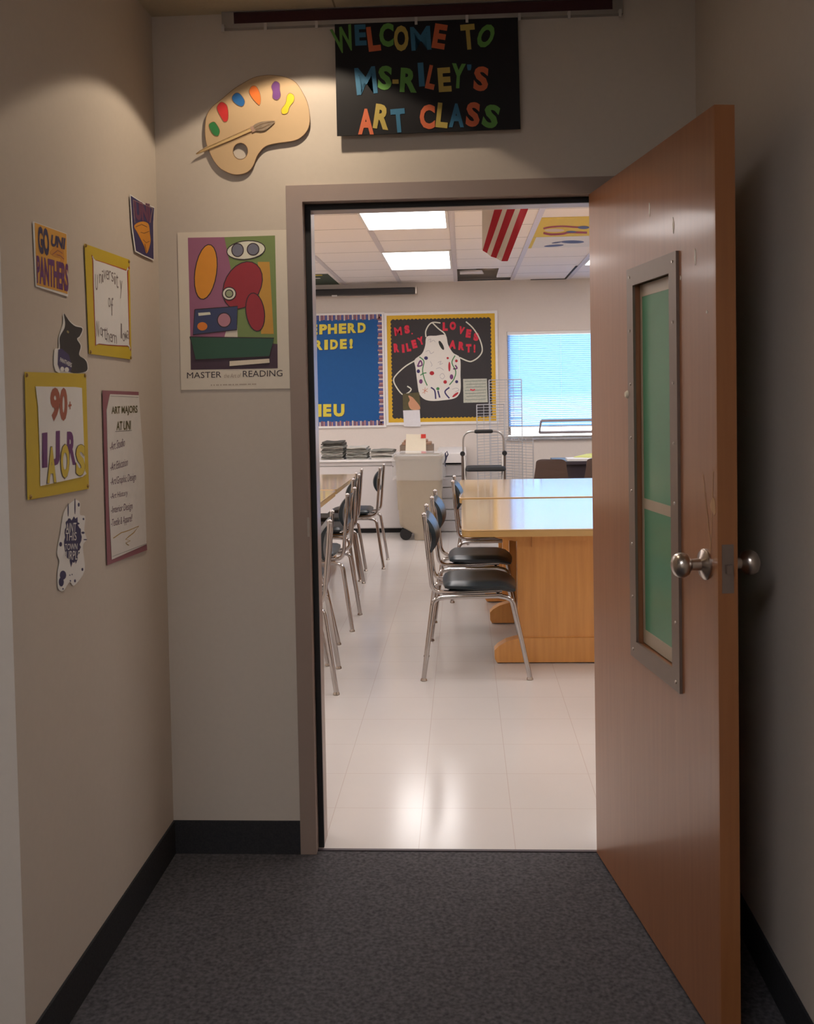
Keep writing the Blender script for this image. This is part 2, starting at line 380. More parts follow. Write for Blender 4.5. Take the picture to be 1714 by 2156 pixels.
# ------------------------------------------------------------------ lights (fixtures, plus an added spot in the downlight)
def m_emit(name, col, s):
    m = mat(name, col, .5, var=.01, emis=s); return m
m_diff = m_emit('panel_diffuser', (1.0, .955, .945), PANEL_L)
m_lframe = mat('light_frame', (.75, .72, .70), .5)
def panel(x, y, label, grp='ceiling light panels in the classroom'):
    t = thing('ceiling_light', (x+.3, y+.6, CC), label, 'ceiling light', grp)
    f = MB().box(x-.02, x, y-.02, y+1.22, CC-.012, CC-.001).box(x+.6, x+.62, y-.02, y+1.22, CC-.012, CC-.001).box(x, x+.6, y-.02, y, CC-.012, CC-.001).box(x, x+.6, y+1.2, y+1.22, CC-.012, CC-.001)
    obj('light_frame', f, m_lframe, t)
    obj('diffuser', MB().box(x, x+.6, y, y+1.2, CC-.009, CC-.003), m_diff, t)
for i, x in enumerate((-.226, 1.745, 3.7, -2.2, -4.1)):
    for j, y in enumerate((5.785, 3.36, .95)):
        lab = {(0, 0): 'lit ceiling panel nearer the far wall, left of the open ceiling gap', (0, 1): 'lit ceiling panel just under the top of the door frame'}.get((i, j), 'lit rectangular ceiling panel at the right or left of the classroom, mostly out of sight')
        if (i, j) not in ((0, 0), (0, 1)): lab = 'ceiling panel %s, %s' % (('in the column over the aisle', 'just right of the flag column', 'near the right classroom wall', 'left of the aisle, hidden by the wall', 'near the left classroom wall')[i], ('row by the far wall', 'middle row', 'row just inside the door')[j])
        panel(x, y, lab)
sp = thing('downlight', (0.03, -.30, HC), 'recessed warm downlight in the alcove ceiling above the doorway', 'ceiling light')
obj('trim_ring', MB().lathe([(.062, -.004), (.085, -.004), (.088, -.0005), (.062, -.0005)], (.03, -.30, HC)), m_lframe, sp, smooth=True)
ld = bpy.data.lights.new('downlight_bulb', 'SPOT'); ld.energy = SPOT_W; ld.color = (1.0, .83, .63); ld.spot_size = 2*math.atan(1.62); ld.spot_blend = .10; ld.shadow_soft_size = .022
lo = bpy.data.objects.new('downlight_bulb', ld); C.objects.link(lo); lo.parent = sp; lo.location = (0, 0, -.012)
l2 = bpy.data.lights.new('downlight_added_spot', 'SPOT'); l2.energy = SPOT_W*.5; l2.color = ld.color; l2.spot_size = math.radians(96); l2.spot_blend = .8; l2.shadow_soft_size = .03  # second spot added in the same downlight to brighten the walls lower down
lo2 = bpy.data.objects.new('downlight_added_spot', l2); C.objects.link(lo2); lo2.parent = sp; lo2.location = (0, 0, -.012)
tcor = thing('corridor_light', (-.3, -3.3, HC), 'dim corridor ceiling panel behind the camera', 'ceiling light')
obj('diffuser', MB().box(-.9, .3, -3.6, -3.0, HC-.012, HC-.002), m_emit('corridor_diffuser', (.93, .94, 1.0), CORR_L*10), tcor)
# ================================================================== HALL WALL ITEMS
K1 = (0, 380), 4.492; K2 = (0, 760), 4.147
m_yel = mat('yellow_poster_board', (.62, .44, .02), .6, var=.04)
m_red = mat('red_marker', (.40, .05, .03), .6); m_pur = mat('purple_marker', (.14, .03, .16), .6); m_ink = mat('dark_ink', (.05, .035, .04), .6)
m_navyink = mat('navy_ink', (.025, .02, .09), .6); m_gold = mat('gold_print', (.72, .36, .05), .6); m_gink = mat('olive_ink', (.10, .085, .02), .6)
m_tack = mat('brass_tack', (.35, .22, .07), .3, metal=.8)
def tacks(root, pts, pl, off):
    for q in pts:
        p = onp(q, pl, off); obj('tack', MB().lathe([(.0045, 0), (.0042, .002), (.002, .0035)], p, pl[2], 10), m_tack, root, smooth=True)
def ctr(uvs, pl):
    q = [onp(u, pl) for u in uvs]; c = sum(q, Vector())/len(q); c.z = min(a.z for a in q); return c
# GO UNI PANTHERS
q = [(67, 466), (138, 492), (141, 625), (73, 603)]
t = thing('pennant_poster', ctr(q, LEFT), 'gold paper poster reading GO UNI PANTHERS in dark letters', 'poster')
flat('paper', q, LEFT, .002, m_paper, t, .0008)
qq = [(70, 468.5), (137, 493), (139.5, 619), (75, 600)]
flat('printed_field', qq, LEFT, .0029, m_gold, t, .0004)
text('lettering', 'GO', *sc([(350, 690), (455, 722), (338, 425)], *K1), LEFT, .0034, m_navyink, t, .05)
text('lettering', 'UNI', *sc([(463, 620), (596, 655), (472, 512)], *K1), LEFT, .0034, m_navyink, t, .05)
text('lettering', 'PANTHERS', *sc([(333, 972), (634, 1056), (330, 705)], *K1), LEFT, .0034, m_pur, t, .04)
flat('emblem', sc(cr([(460, 680), (520, 625), (575, 640), (592, 700), (590, 770), (555, 780), (560, 740), (500, 720)]), *K1), LEFT, .0034, mat('orange_print', (.62, .26, .03), .6), t, .0003)
obj('emblem_lines', stroke(sc([(480, 700), (530, 660), (575, 690)], *K1), .8, LEFT, .0039, stroke(sc([(520, 700), (560, 715), (588, 745)], *K1), .8, LEFT, .0039)), m_pur, t)
# UNI panther banner
q = [(270, 409), (300, 428), (322, 436), (320, 470), (321, 549), (300, 540), (281, 530), (274, 480)]
t = thing('pennant_poster', ctr(q, LEFT), 'navy paper poster with purple UNI letters and an orange emblem, near the corner', 'poster')
flat('paper', q, LEFT, .004, m_paper, t, .0008)
flat('printed_field', [(271.5, 412), (300, 430), (321, 438), (319, 470), (320, 546), (300, 537), (283, 528), (276, 480)], LEFT, .0049, mat('navy_print', (.03, .022, .11), .55), t, .0004)
text('lettering', 'UNI', *sc([(1262, 370), (1412, 402), (1248, 190)], *K1), LEFT, .0054, mat('plum_print', (.13, .035, .09), .6), t, .06)
ol = MB()
for a, b in (((1240, 185), (1425, 262)), ((1425, 262), (1400, 400)), ((1240, 185), (1256, 400))): stroke(sc([a, b], *K1), .8, LEFT, .0056, ol)
obj('outline', ol, mat('pale_outline', (.45, .28, .25), .6), t)
flat('emblem', sc(cr([(1252, 430), (1320, 390), (1385, 410), (1400, 500), (1405, 590), (1370, 690), (1345, 620), (1290, 510)]), *K1), LEFT, .0054, mat('orange_emblem', (.68, .27, .02), .6), t, .0003)
el = MB()
for a in ([(1262, 440), (1320, 415), (1372, 440)], [(1310, 490), (1345, 500), (1392, 480)], [(1335, 560), (1365, 590), (1395, 575)], [(1350, 600), (1362, 650), (1368, 680)]): stroke(sc(a, *K1), .9, LEFT, .0058, el)
obj('emblem_lines', el, m_ink, t)
# University of Northern Iowa
q = [(175, 513), (270, 547), (274, 757), (185, 745)]
t = thing('framed_poster', ctr(q, LEFT), 'yellow poster with white sheet handwritten University of Northern Iowa', 'poster')
flat('backing', q, LEFT, .003, m_yel, t, .001)
flat('mat_line', sc(cr([(858, 765), (880, 748), (1190, 848), (1198, 860), (1212, 1560), (1200, 1572), (915, 1550), (885, 1500)], 3), *K1), LEFT, .0042, m_red, t, .0003)
flat('sheet', sc(cr([(865, 775), (884, 756), (1178, 856), (1184, 870), (1204, 1550), (1192, 1562), (920, 1542), (890, 1495)], 3), *K1), LEFT, .0046, m_paper, t, .0006)
m_faint = mat('faint_ink', (.25, .21, .21), .6); hw = MB(); cnt = 0
for ch, x, y, h in (('U', 893, 960, 150), ('n', 930, 925, 90), ('i', 952, 905, 110), ('v', 972, 890, 90), ('e', 996, 890, 90), ('r', 1020, 895, 90), ('s', 1045, 910, 90), ('i', 1068, 925, 110), ('t', 1090, 950, 130), ('y', 1128, 1030, 170),
    ('o', 1015, 1150, 90), ('f', 1042, 1190, 170), ('N', 905, 1400, 150), ('o', 938, 1425, 80), ('r', 958, 1440, 80), ('t', 978, 1445, 120), ('h', 1002, 1460, 130), ('e', 1030, 1485, 80), ('r', 1052, 1490, 80), ('n', 1075, 1500, 80), ('I', 1130, 1420, 140), ('o', 1152, 1480, 80), ('w', 1172, 1470, 80), ('a', 1192, 1455, 80)):
    wd = 12 if ch in 'iI' else 22
    textmb(ch, *sc([(x-wd/2, y+h/2), (x+wd/2, y+h/2+6), (x-wd/2-2, y-h/2)], *K1), LEFT, .0053, -.008, hw); cnt += 1
    if cnt in (10, 12, 20, 24): obj('handwriting', hw, m_faint, t); hw = MB()
tacks(t, [(177, 517), (268, 551), (272, 753), (187, 741)], LEFT, .004)
# cat cut-out
t = thing('paper_cutout', ctr([(112, 785), (181, 785)], LEFT), 'cut-out picture of a black cat wearing a purple shirt', 'cutout')
flat('backing', sc(cr([(505, 1605), (545, 1585), (548, 1480), (588, 1350), (590, 1255), (650, 1325), (705, 1368), (778, 1395), (752, 1480), (728, 1500), (762, 1570), (742, 1655), (800, 1690), (824, 1745), (805, 1815), (650, 1825), (515, 1800)], 3), *K1), LEFT, .002, m_paper, t, .0005)
flat('cat', sc(cr([(556, 1560), (555, 1480), (598, 1400), (605, 1340), (595, 1258), (645, 1330), (700, 1378), (768, 1400), (745, 1470), (718, 1500), (753, 1565), (738, 1650), (792, 1692), (815, 1742), (800, 1808), (655, 1815), (600, 1700), (560, 1620)], 4), *K1), LEFT, .0026, mat('black_fur_print', (.016, .012, .011), .5, var=.3), t, .0003)
sh = flat('shirt', sc([(540, 1600), (570, 1590), (640, 1650), (668, 1760), (652, 1812), (560, 1800), (535, 1740)], *K1), LEFT, .0030, mat('shirt_print', (.05, .035, .13), .6), t, .0003)
text('lettering', 'PANTHERS', *sc([(552, 1712), (662, 1768), (556, 1672)], *K1), LEFT, .0034, m_paper, sh, .02)
obj('lettering', flatmb(sc(ell(575, 1785, 18, 24), *K1), LEFT, .0034, .0002, flatmb(sc(ell(618, 1790, 20, 24), *K1), LEFT, .0034, .0002)), m_paper, sh)
obj('eye', flatmb(sc(ell(630, 1432, 14, 9, 60), *K1), LEFT, .0030, .0003), mat('eye_print', (.35, .28, .10), .4), t)
# 90+ MAJORS
q = [(49, 783), (178, 787), (184, 1029), (55, 1053)]
t = thing('framed_poster', ctr(q, LEFT), 'yellow poster with white sheet reading 90+ MAJORS in cut letters', 'poster')
flat('backing', q, LEFT, .003, m_yel, t, .001)
flat('sheet', sc([(290, 222), (640, 228), (695, 236), (722, 960), (735, 985), (700, 1012), (332, 1092), (330, 900), (312, 400)], *K2), LEFT, .0052, m_paper, t, .0007)
m_brick = mat('brick_red_paper', (.36, .095, .05), .6)
for ch, a, m_, bd in (('9', (415, 235, 500, 530), m_brick, .05), ('0', (497, 235, 566, 528), m_brick, .05), ('+', (574, 358, 602, 425), m_brick, .03),
    ('I', (342, 630, 390, 935), m_pur, .03), ('J', (436, 615, 500, 915), m_pur, .05), ('R', (562, 618, 640, 912), m_pur, .05)):
    x0, y0, x1, y1 = a; text('letter', ch, *sc([(x0, y1), (x1, y1-6), (x0, y0)], *K2), LEFT, .0060, m_, t, bd)
m_yl = mat('yellow_letter_paper', (.66, .50, .06), .6)
for ch, a in (('A', (385, 755, 465, 1068)), ('O', (505, 732, 580, 1028)), ('S', (638, 735, 717, 1005))):
    x0, y0, x1, y1 = a
    text('letter_outline', ch, *sc([(x0-4, y1+5), (x1+4, y1-3), (x0-4, y0-5)], *K2), LEFT, .0064, m_ink, t, .055)
    text('letter', ch, *sc([(x0, y1), (x1, y1-8), (x0, y0)], *K2), LEFT, .0069, m_yl, t, .05)
obj('creased_strip', stroke(sc([(345, 640), (352, 930)], *K2), 1.6, LEFT, .0060), mat('grey_print', (.3, .3, .38), .6), t)
tacks(t, [(52, 790), (175, 791), (181, 1023), (60, 1046)], LEFT, .004)
# ART MAJORS AT UNI
q = [(213, 822), (289, 825), (307, 1158), (223, 1190)]
t = thing('list_poster', ctr(q, LEFT), 'tall pink-backed poster listing Art Majors at UNI in handwriting', 'poster')
flat('backing', q, LEFT, .003, mat('pink_poster_board', (.28, .095, .12), .6), t, .001)
flat('sheet', sc([(945, 290), (1197, 300), (1245, 940), (1265, 1600), (960, 1735), (935, 1250), (915, 430)], *K2), LEFT, .0046, mat('lined_sheet', (.72, .68, .64), .7), t, .0007)
text('lettering', 'ART MAJORS', *sc([(955, 482), (1184, 472), (955, 398)], *K2), LEFT, .0054, m_gink, t, .03)
text('lettering', 'AT UNI', *sc([(998, 608), (1124, 600), (1000, 528)], *K2), LEFT, .0054, m_gink, t, .03)
ln = MB(); stroke(sc([(988, 617), (1133, 606)], *K2), .8, LEFT, .0054, ln); stroke(sc([(945, 306), (1192, 318)], *K2), .6, LEFT, .0054, ln); stroke(sc([(962, 1708), (1262, 1595)], *K2), .6, LEFT, .0054, ln)
obj('ruled_lines', ln, m_ink, t)
hw = MB()
for s_, a, b, h in (('-Art Studio', (940, 785), (1072, 745), 75), ('-Art Education', (945, 960), (1097, 915), 70), ('-Art/Graphic Design', (945, 1105), (1168, 1060), 85), ('-Art History', (945, 1222), (1096, 1188), 65), ('-Interior Design', (950, 1350), (1138, 1312), 80), ('-Textile & Apparel!', (950, 1468), (1135, 1420), 85)):
    obj('handwriting', textmb(s_, *sc([a, b, (a[0]+3, a[1]-h)], *K2), LEFT, .0054, 0), mat('purple_pen', (.16, .09, .14), .6), t)
obj('arrow_doodle', stroke(sc([(970, 1548), (1040, 1500), (1100, 1482), (1195, 1442), (1150, 1500), (1110, 1530), (1078, 1558), (1120, 1570), (1080, 1590), (1108, 1610)], *K2), 1.6, LEFT, .0054), mat('mustard_marker', (.45, .27, .03), .6), t)
# paint splat
t = thing('paper_cutout', ctr([(118, 1245), (180, 1245)], LEFT), 'cut-out navy paint splat reading PAINT THIS TOWN PURPLE', 'cutout')
flat('backing', sc(cr([(560, 1300), (640, 1215), (690, 1240), (690, 1340), (735, 1360), (728, 1480), (748, 1560), (715, 1620), (730, 1830), (640, 1960), (600, 1930), (545, 2005), (500, 1985), (495, 1850), (510, 1750), (490, 1670), (520, 1500), (530, 1420)], 4), *K2), LEFT, .002, m_paper, t, .0005)
sp_ = [(625+ (75+18*random.uniform(-1, 1)*(k % 2)+ (0))*math.cos(a)*(1.0), 1570+(205+28*random.uniform(-1, 1))*math.sin(a)) for k, a in enumerate([i*2*math.pi/40 for i in range(40)])]
bl = flatmb(sc([(min(740, max(510, x*1.0)), y) for x, y in sp_], *K2), LEFT, .0026, .0003)
for cx_, cy_, a_, b_ in ((540, 1870, 28, 40), (525, 1930, 22, 40), (678, 1255, 8, 18), (720, 1380, 7, 10), (710, 1820, 8, 14), (645, 1920, 8, 14), (600, 1870, 4, 6), (620, 1865, 4, 6), (585, 1300, 5, 60), (645, 1270, 5, 70), (520, 1600, 12, 20), (735, 1560, 16, 5), (665, 1420, 20, 10), (715, 1500, 14, 10), (605, 1920, 5, 8), (540, 1990, 6, 8)):
    flatmb(sc(ell(cx_, cy_, a_, b_, 0, 12), *K2), LEFT, .0026, .0003, bl)
spl = obj('splat', bl, m_navyink, t)
for s_, a in (('PAINT', (545, 1418, 652, 1500)), ('THIS', (560, 1500, 655, 1572)), ('TOWN', (552, 1598, 662, 1652)), ('PURPLE', (542, 1662, 684, 1740))):
    text('lettering', s_, *sc([(a[0], a[3]), (a[2], a[3]-6), (a[0]+3, a[1])], *K2), LEFT, .0030, m_paper, spl, .0)
# palette on the entry wall
K4 = (380, 130), 5.356
t = thing('paper_palette', ctr([(500, 369)], BACK), 'large tan paper artist palette with paint blobs and brush', 'wall decoration')
out = sc(cr([(310, 610), (370, 520), (470, 440), (600, 330), (700, 265), (830, 195), (950, 168), (1060, 166), (1200, 190), (1310, 250), (1390, 370), (1440, 480), (1462, 600), (1460, 720), (1420, 810), (1340, 880), (1250, 908), (1120, 925), (1000, 950), (930, 995), (870, 1080), (830, 1180), (770, 1250), (680, 1280), (590, 1275), (470, 1220), (390, 1130), (340, 1030), (300, 920), (288, 800), (293, 700)], 3), *K4)
hole = sc(ell(686, 1018, 83, 92), *K4)
ob = [onp(u, BACK, .010) for u in out]; hb = [onp(u, BACK, .010) for u in hole]
i0 = min(range(len(ob)), key=lambda i: (ob[i]-hb[11]).length)
mb = MB(); n1, n2 = len(ob), len(hb); d = Vector((0, -.0012, 0)); V_ = ob+hb; V_ = V_+[p+d for p in V_]; N_ = n1+n2
tri = tessellate_polygon([ob, hb]); Fc = [tuple(a) for a in tri]+[tuple(N_+i for i in reversed(a)) for a in tri]
Fc += [(i, (i+1) % n1, N_+(i+1) % n1, N_+i) for i in range(n1)]+[(n1+i, n1+(i+1) % n2, N_+n1+(i+1) % n2, N_+n1+i) for i in range(n2)]
mb.add(V_, Fc); board = obj('palette_board', mb, mat('tan_card', (.60, .415, .235), .6, var=.06, scale=12), t)
for o_ in (out, hole): obj('outline', stroke(o_, .9, BACK, .0113, closed=True), mat('brown_pen', (.22, .12, .05), .6), board)
for nm, col, pts in (('green', (.035, .22, .06), [(335, 720), (385, 690), (420, 720), (455, 790), (435, 848), (385, 835), (350, 780)]),
    ('red', (.62, .03, .03), [(425, 520), (470, 468), (530, 500), (550, 580), (545, 670), (505, 690), (470, 640), (435, 575)]),
    ('blue', (.02, .14, .40), [(592, 415), (630, 368), (680, 375), (735, 455), (715, 512), (665, 508), (610, 465)]),
    ('orange', (.90, .20, .03), [(785, 345), (815, 290), (865, 295), (905, 370), (915, 450), (900, 502), (860, 470), (810, 410)]),
    ('purple', (.17, .045, .24), [(1035, 290), (1075, 235), (1125, 260), (1130, 330), (1138, 400), (1100, 445), (1050, 420), (1050, 350)]),
    ('yellow', (.88, .62, .01), [(1210, 400), (1245, 368), (1290, 400), (1285, 460), (1240, 520), (1215, 590), (1160, 602), (1148, 550), (1195, 480)])):
    o = flat('paint_blob', sc(cr(pts, 4), *K4), BACK, .0114, mat(nm+'_paint', col, .5, var=.12, scale=40), t, .0008); o['label'] = nm+' paint blob'
    obj('outline', stroke(sc(cr(pts, 4), *K4), .7, BACK, .0123, closed=True), MATS['brown_pen'], o)
br = MB(); flatmb(sc([(188, 1055), (230, 1018), (330, 960), (560, 870), (800, 765), (815, 798), (570, 905), (340, 1000), (205, 1058)], *K4), BACK, .0135, .0012, br)
o = obj('brush', br, mat('brush_handle_card', (.62, .43, .20), .6), t)
flat('ferrule', sc([(795, 752), (845, 730), (872, 790), (825, 812)], *K4), BACK, .0148, mat('ferrule_card', (.42, .26, .19), .5), o)
flat('bristles', sc(cr([(835, 738), (900, 700), (980, 686), (1078, 686), (1030, 740), (960, 790), (870, 790)], 4), *K4), BACK, .0152, mat('bristle_card', (.27, .20, .14), .7, var=.4, scale=60), o)
rb = MB()
for a in ([(850, 760), (920, 720), (1000, 700), (1070, 690)], [(860, 780), (940, 760), (1010, 725)], [(190, 1056), (330, 1001), (570, 906), (812, 800)], [(192, 1050), (240, 1015), (560, 868), (798, 762)]): stroke(sc(a, *K4), .8, BACK, .016, rb)
obj('outline', rb, MATS['brown_pen'], o)
# reading poster : plain abstract stand-in
K3 = (360, 460), 5.675
q = [(374, 490), (603, 484), (611, 818), (382, 821)]
t = thing('reading_poster', ctr(q, BACK), 'cream poster with abstract still life captioned MASTER the Art of READING', 'poster')
flat('paper', q, BACK, .002, mat('poster_paper', (.76, .68, .57), .6, var=.03), t, .0006)
def pa(nm, col, pts, lay, smooth=True, outl=True):
    k = sc(cr(pts, 5) if smooth else pts, *K3)
    flatmb_ = flatmb(k, BACK, .0028+lay*.0003, .0002)
    o = obj(nm, flatmb_, mat('poster_'+nm+'_%d' % round(sum(col)*1000), col, .5), t)
    if outl: obj('outline', stroke(k, 2.0, BACK, .00305+lay*.0003, closed=True, th=0), mat('poster_line', (.035, .015, .02), .5), o)
pa('mauve_field', (0.348, 0.123, 0.217), [(205, 232), (640, 225), (780, 900), (640, 1420), (235, 1420)], 0, False, False)
pa('olive_field', (0.203, 0.275, 0.087), [(640, 225), (1245, 205), (1275, 1600), (800, 1420), (780, 900)], 0, False, False)
pa('plum_field', (0.065, 0.029, 0.051), [(235, 1420), (1275, 1500), (1278, 1790), (240, 1808)], 1, False, False)
pa('orange_oval', (0.800, 0.319, 0.022), ell(420, 640, 130, 330, 8), 2, False)
pa('gold_band', (0.609, 0.319, 0.043), [(1040, 520), (1180, 520), (1230, 1380), (1080, 1380)], 1, False, False)
pa('crimson_oval', (0.348, 0.022, 0.036), ell(860, 800, 215, 300, 28), 3, False)
pa('crimson_oval', (0.348, 0.022, 0.036), ell(1010, 1120, 110, 230, -8), 4, False)
pa('white_oval', (0.800, 0.783, 0.652), ell(900, 380, 230, 110, -6), 4, False)
pa('grey_disc', (0.189, 0.189, 0.246), ell(800, 380, 70, 78), 5, False); pa('grey_disc', (0.189, 0.189, 0.246), ell(985, 370, 70, 70), 6, False)
pa('ring', (0.800, 0.768, 0.652), ell(700, 900, 80, 76), 6, False); pa('ring_centre', (0.362, 0.392, 0.232), ell(700, 900, 45, 45), 7, False)
pa('navy_block', (0.043, 0.058, 0.145), [(290, 1090), (800, 1050), (790, 1330), (270, 1390)], 5, False)
pa('pink_disc', (0.493, 0.217, 0.275), ell(640, 1215, 80, 85), 6, False)
pa('white_strip', (0.800, 0.783, 0.652), [(330, 1130), (470, 1120), (480, 1150), (335, 1165)], 6, False, False)
pa('orange_dot', (0.800, 0.232, 0.022), ell(380, 1290, 60, 50), 7, False, False)
pa('green_block', (0.026, 0.094, 0.055), [(232, 1415), (1235, 1430), (1180, 1650), (300, 1690)], 8, False)
pa('page_strip', (0.800, 0.696, 0.551), [(700, 1700), (1180, 1670), (1185, 1730), (705, 1770)], 9, False)
text('lettering', 'MASTER', *sc([(195, 1912), (605, 1900), (195, 1840)], *K3), BACK, .0028, m_ink, t, 0)
text('lettering', 'READING', *sc([(862, 1895), (1335, 1885), (862, 1820)], *K3), BACK, .0028, m_ink, t, 0)
text('small_lettering', 'the Art of', *sc([(635, 1905), (835, 1900), (640, 1855)], *K3), BACK, .0028, mat('pale_brown_ink', (.42, .32, .25), .6), t)
text('small_lettering', '- - -- - --- -- - -- ----- -- ---', *sc([(480, 1998), (1020, 1985), (480, 1985)], *K3), BACK, .0028, MATS['pale_brown_ink'], t)
# welcome sign, hanging from the display rail
SG = (1, -.028, Vector((0, -1, 0)))
q = [(705, 52), (1090, 38), (1096, 272), (710, 287)]
q3 = [onp(a, SG) for a in q]
t = thing('welcome_sign', Vector((.39, -.026, min(a.z for a in q3))), 'black sign reading WELCOME TO MS-RILEYS ART CLASS in coloured letters', 'sign')
flat('sign_board', q, SG, 0, mat('black_card', (.009, .008, .0095), .6, var=.1, spec=.25), t, .004)
G_, B_, O_, Y_ = mat('green_letter', (.10, .28, .045), .6), mat('blue_letter', (.02, .13, .24), .6), mat('orange_letter', (.55, .11, .035), .6), mat('gold_letter', (.42, .31, .06), .6)
rows = [('W', 724, 84, 46, 54, 15, G_), ('E', 759.5, 75, 24, 44, 3, B_), ('L', 787, 83, 26, 52, 7, O_), ('C', 814, 75, 30, 50, 0, G_), ('O', 845, 82, 31, 54, 0, Y_), ('M', 886, 82, 42, 50, 4, B_), ('E', 926, 78, 27, 52, -9, O_), ('T', 986, 79, 30, 53, 5, Y_), ('O', 1023, 77, 32, 52, -25, G_),
    ('M', 771, 171, 44, 57, 6, B_), ('S', 811, 165, 29, 51, -3, G_), ('-', 833, 173, 13, 9, 0, Y_), ('R', 861, 170, 36, 51, -3, G_), ('I', 887, 158, 12, 50, 4, B_), ('L', 909, 164, 19, 50, -12, O_), ('E', 936, 169, 27, 51, 4, Y_), ('Y', 965, 161, 29, 52, -3, G_), ("'", 988, 143, 9, 12, 0, B_), ('S', 1013, 167, 31, 52, -4, O_),
    ('A', 771, 257, 33, 54, 0, O_), ('R', 805, 247, 33, 52, -8, Y_), ('T', 839, 255, 30, 50, 5, B_), ('C', 900, 247, 32, 52, 0, O_), ('L', 932, 244, 25, 52, -6, Y_), ('A', 961, 244, 32, 50, 0, B_), ('S', 996, 242, 29, 52, -4, O_), ('S', 1034, 246, 33, 50, -14, G_)]
for ch, x, y, w_, h_, r_, m_ in rows: letter('letter', ch, (x, y), w_, h_, r_, SG, .0045, m_, t, .02 if ch in 'MW' else .045)
rl = thing('display_rail', (.37, -.01, 2.557), 'aluminium display rail with maroon cork strip above the sign', 'display rail')
obj('rail', MB().box(-.232, .976, -.020, 0, 2.556, 2.569).box(-.232, .976, -.020, 0, 2.604, HC-.001).box(-.232, -.195, -.018, 0, 2.569, 2.604).box(.946, .976, -.018, 0, 2.569, 2.604), m_alum, rl)
obj('cork_strip', MB().box(-.195, .946, -.012, -.001, 2.569, 2.604), mat('maroon_cork', (.06, .018, .02), .9, var=.2, scale=120), rl)
for x in (-.225, -.095, .06, .36, .512, .668, .815, .965):
    b = MB().box(x-.004, x+.004, -.036, -.020, 2.556, 2.562).box(x-.004, x+.004, -.037, -.034, 2.540, 2.562)
    obj('hook', b, mat('pale_clip', (.55, .52, .50), .4), rl)
# ================================================================== CLASSROOM : far wall items
def onf(u, off=0): return onp(u, FAR, off)
# blue board
def pq(x0, x1, z0, z1, y0, y1): return MB().box(x0, x1, y0, y1, z0, z1)
t = thing('bulletin_board', (-1.1, FW-.01, 1.09), 'blue bulletin board with yellow SHEPHERD PRIDE letters and striped border', 'bulletin board')
bx0, bx1, bz0, bz1 = -1.78, -.446, 1.082, 2.375
obj('panel', pq(bx0, bx1, bz0, bz1, FW-.012, FW), mat('royal_blue_paper', (.008, .085, .27), .8, var=.08, scale=20), t)
obj('frame', pq(bx0-.03, bx1+.03, bz1, bz1+.022, FW-.02, FW).box(bx0-.03, bx1+.03, FW-.02, FW, bz0-.022, bz0).box(bx1, bx1+.022, FW-.02, FW, bz0, bz1).box(bx0-.03, bx0, FW-.02, FW, bz0, bz1), m_lframe, t)
bb = {0: MB(), 1: MB(), 2: MB(), 3: MB()}; cols = [(.45, .22, .20), (.10, .10, .30), (.60, .48, .42), (.25, .10, .12)]
z = bz0; k = 0
while z < bz1-.03:
    bb[k % 4].box(bx1-.055+(k % 3)*.006, bx1, FW-.0145, FW-.012, z, z+.018+.004*(k % 2)); z += .024; k += 1
x = bx0
while x < bx1-.02:
    bb[k % 4].box(x, x+.018, FW-.0145, FW-.012, bz1-.065+(k % 3)*.006, bz1); bb[(k+1) % 4].box(x, x+.018, FW-.0145, FW-.012, bz0, bz0+.06-(k % 3)*.006); x += .024; k += 1
for i, c in enumerate(cols): obj('border_strip', bb[i], mat('book_border_%s' % 'abcd'[i], c, .7), t)
K7 = (640, 640), 5.356
m_bly = mat('yellow_board_letter', (.66, .54, .05), .6)
def brow(s, xs, y0, y1, rise):
    for ch, (a, b) in zip(s, xs):
        text('letter_shadow', ch, *sc([(a+6, y1+6-rise(a)), (b+6, y1+6-rise(b)), (a+6, y0+6-rise(a))], *K7), FAR, .0125, m_navyink, t, .055)
        text('letter', ch, *sc([(a, y1-rise(a)), (b, y1-rise(b)), (a, y0-rise(a))], *K7), FAR, .0132, m_bly, t, .055)
brow('PHERD', [(175, 265), (272, 375), (395, 480), (495, 590), (608, 698)], 232, 345, lambda a: (a-175)*.043)
brow('SHE', [(-160, -70), (-50, 50), (70, 155)], 232, 345, lambda a: (a-175)*.043)
brow('PRIDE!', [(10, 100), (120, 212), (232, 272), (298, 385), (408, 485), (515, 552)], 408, 520, lambda a: (a-175)*.043)
brow('IEU', [(150, 200), (218, 310), (335, 458)], 1130, 1272, lambda a: (a-175)*.01)
# apron board
t = thing('bulletin_board', (.24, FW-.01, 1.09), 'black bulletin board with yellow border, white apron and red MS. RILEY LOVES ART letters', 'bulletin board')
ax0, ax1, az0, az1 = -.42, .893, 1.082, 2.385
obj('panel', pq(ax0+.03, ax1-.03, az0+.03, az1-.03, FW-.012, FW), mat('yellow_border_paper', (.64, .38, .02), .7, var=.05), t)
obj('frame', pq(ax0, ax1, az1-.03, az1, FW-.02, FW).box(ax0, ax1, FW-.02, FW, az0, az0+.03).box(ax1-.03, ax1, FW-.02, FW, az0+.03, az1-.03).box(ax0, ax0+.03, FW-.02, FW, az0+.03, az1-.03), m_lframe, t)
pts = []; ix0, ix1, iz0, iz1 = ax0+.085, ax1-.085, az0+.085, az1-.085
def scal(x0, z0, x1, z1, n, nx, nz):
    for k in range(n):
        for s_, a_ in ((.0, 0), (.25, .8), (.5, 1), (.75, .8)):
            f_ = (k+s_)/n; pts.append((x0+(x1-x0)*f_+nx*a_*.012, z0+(z1-z0)*f_+nz*a_*.012))
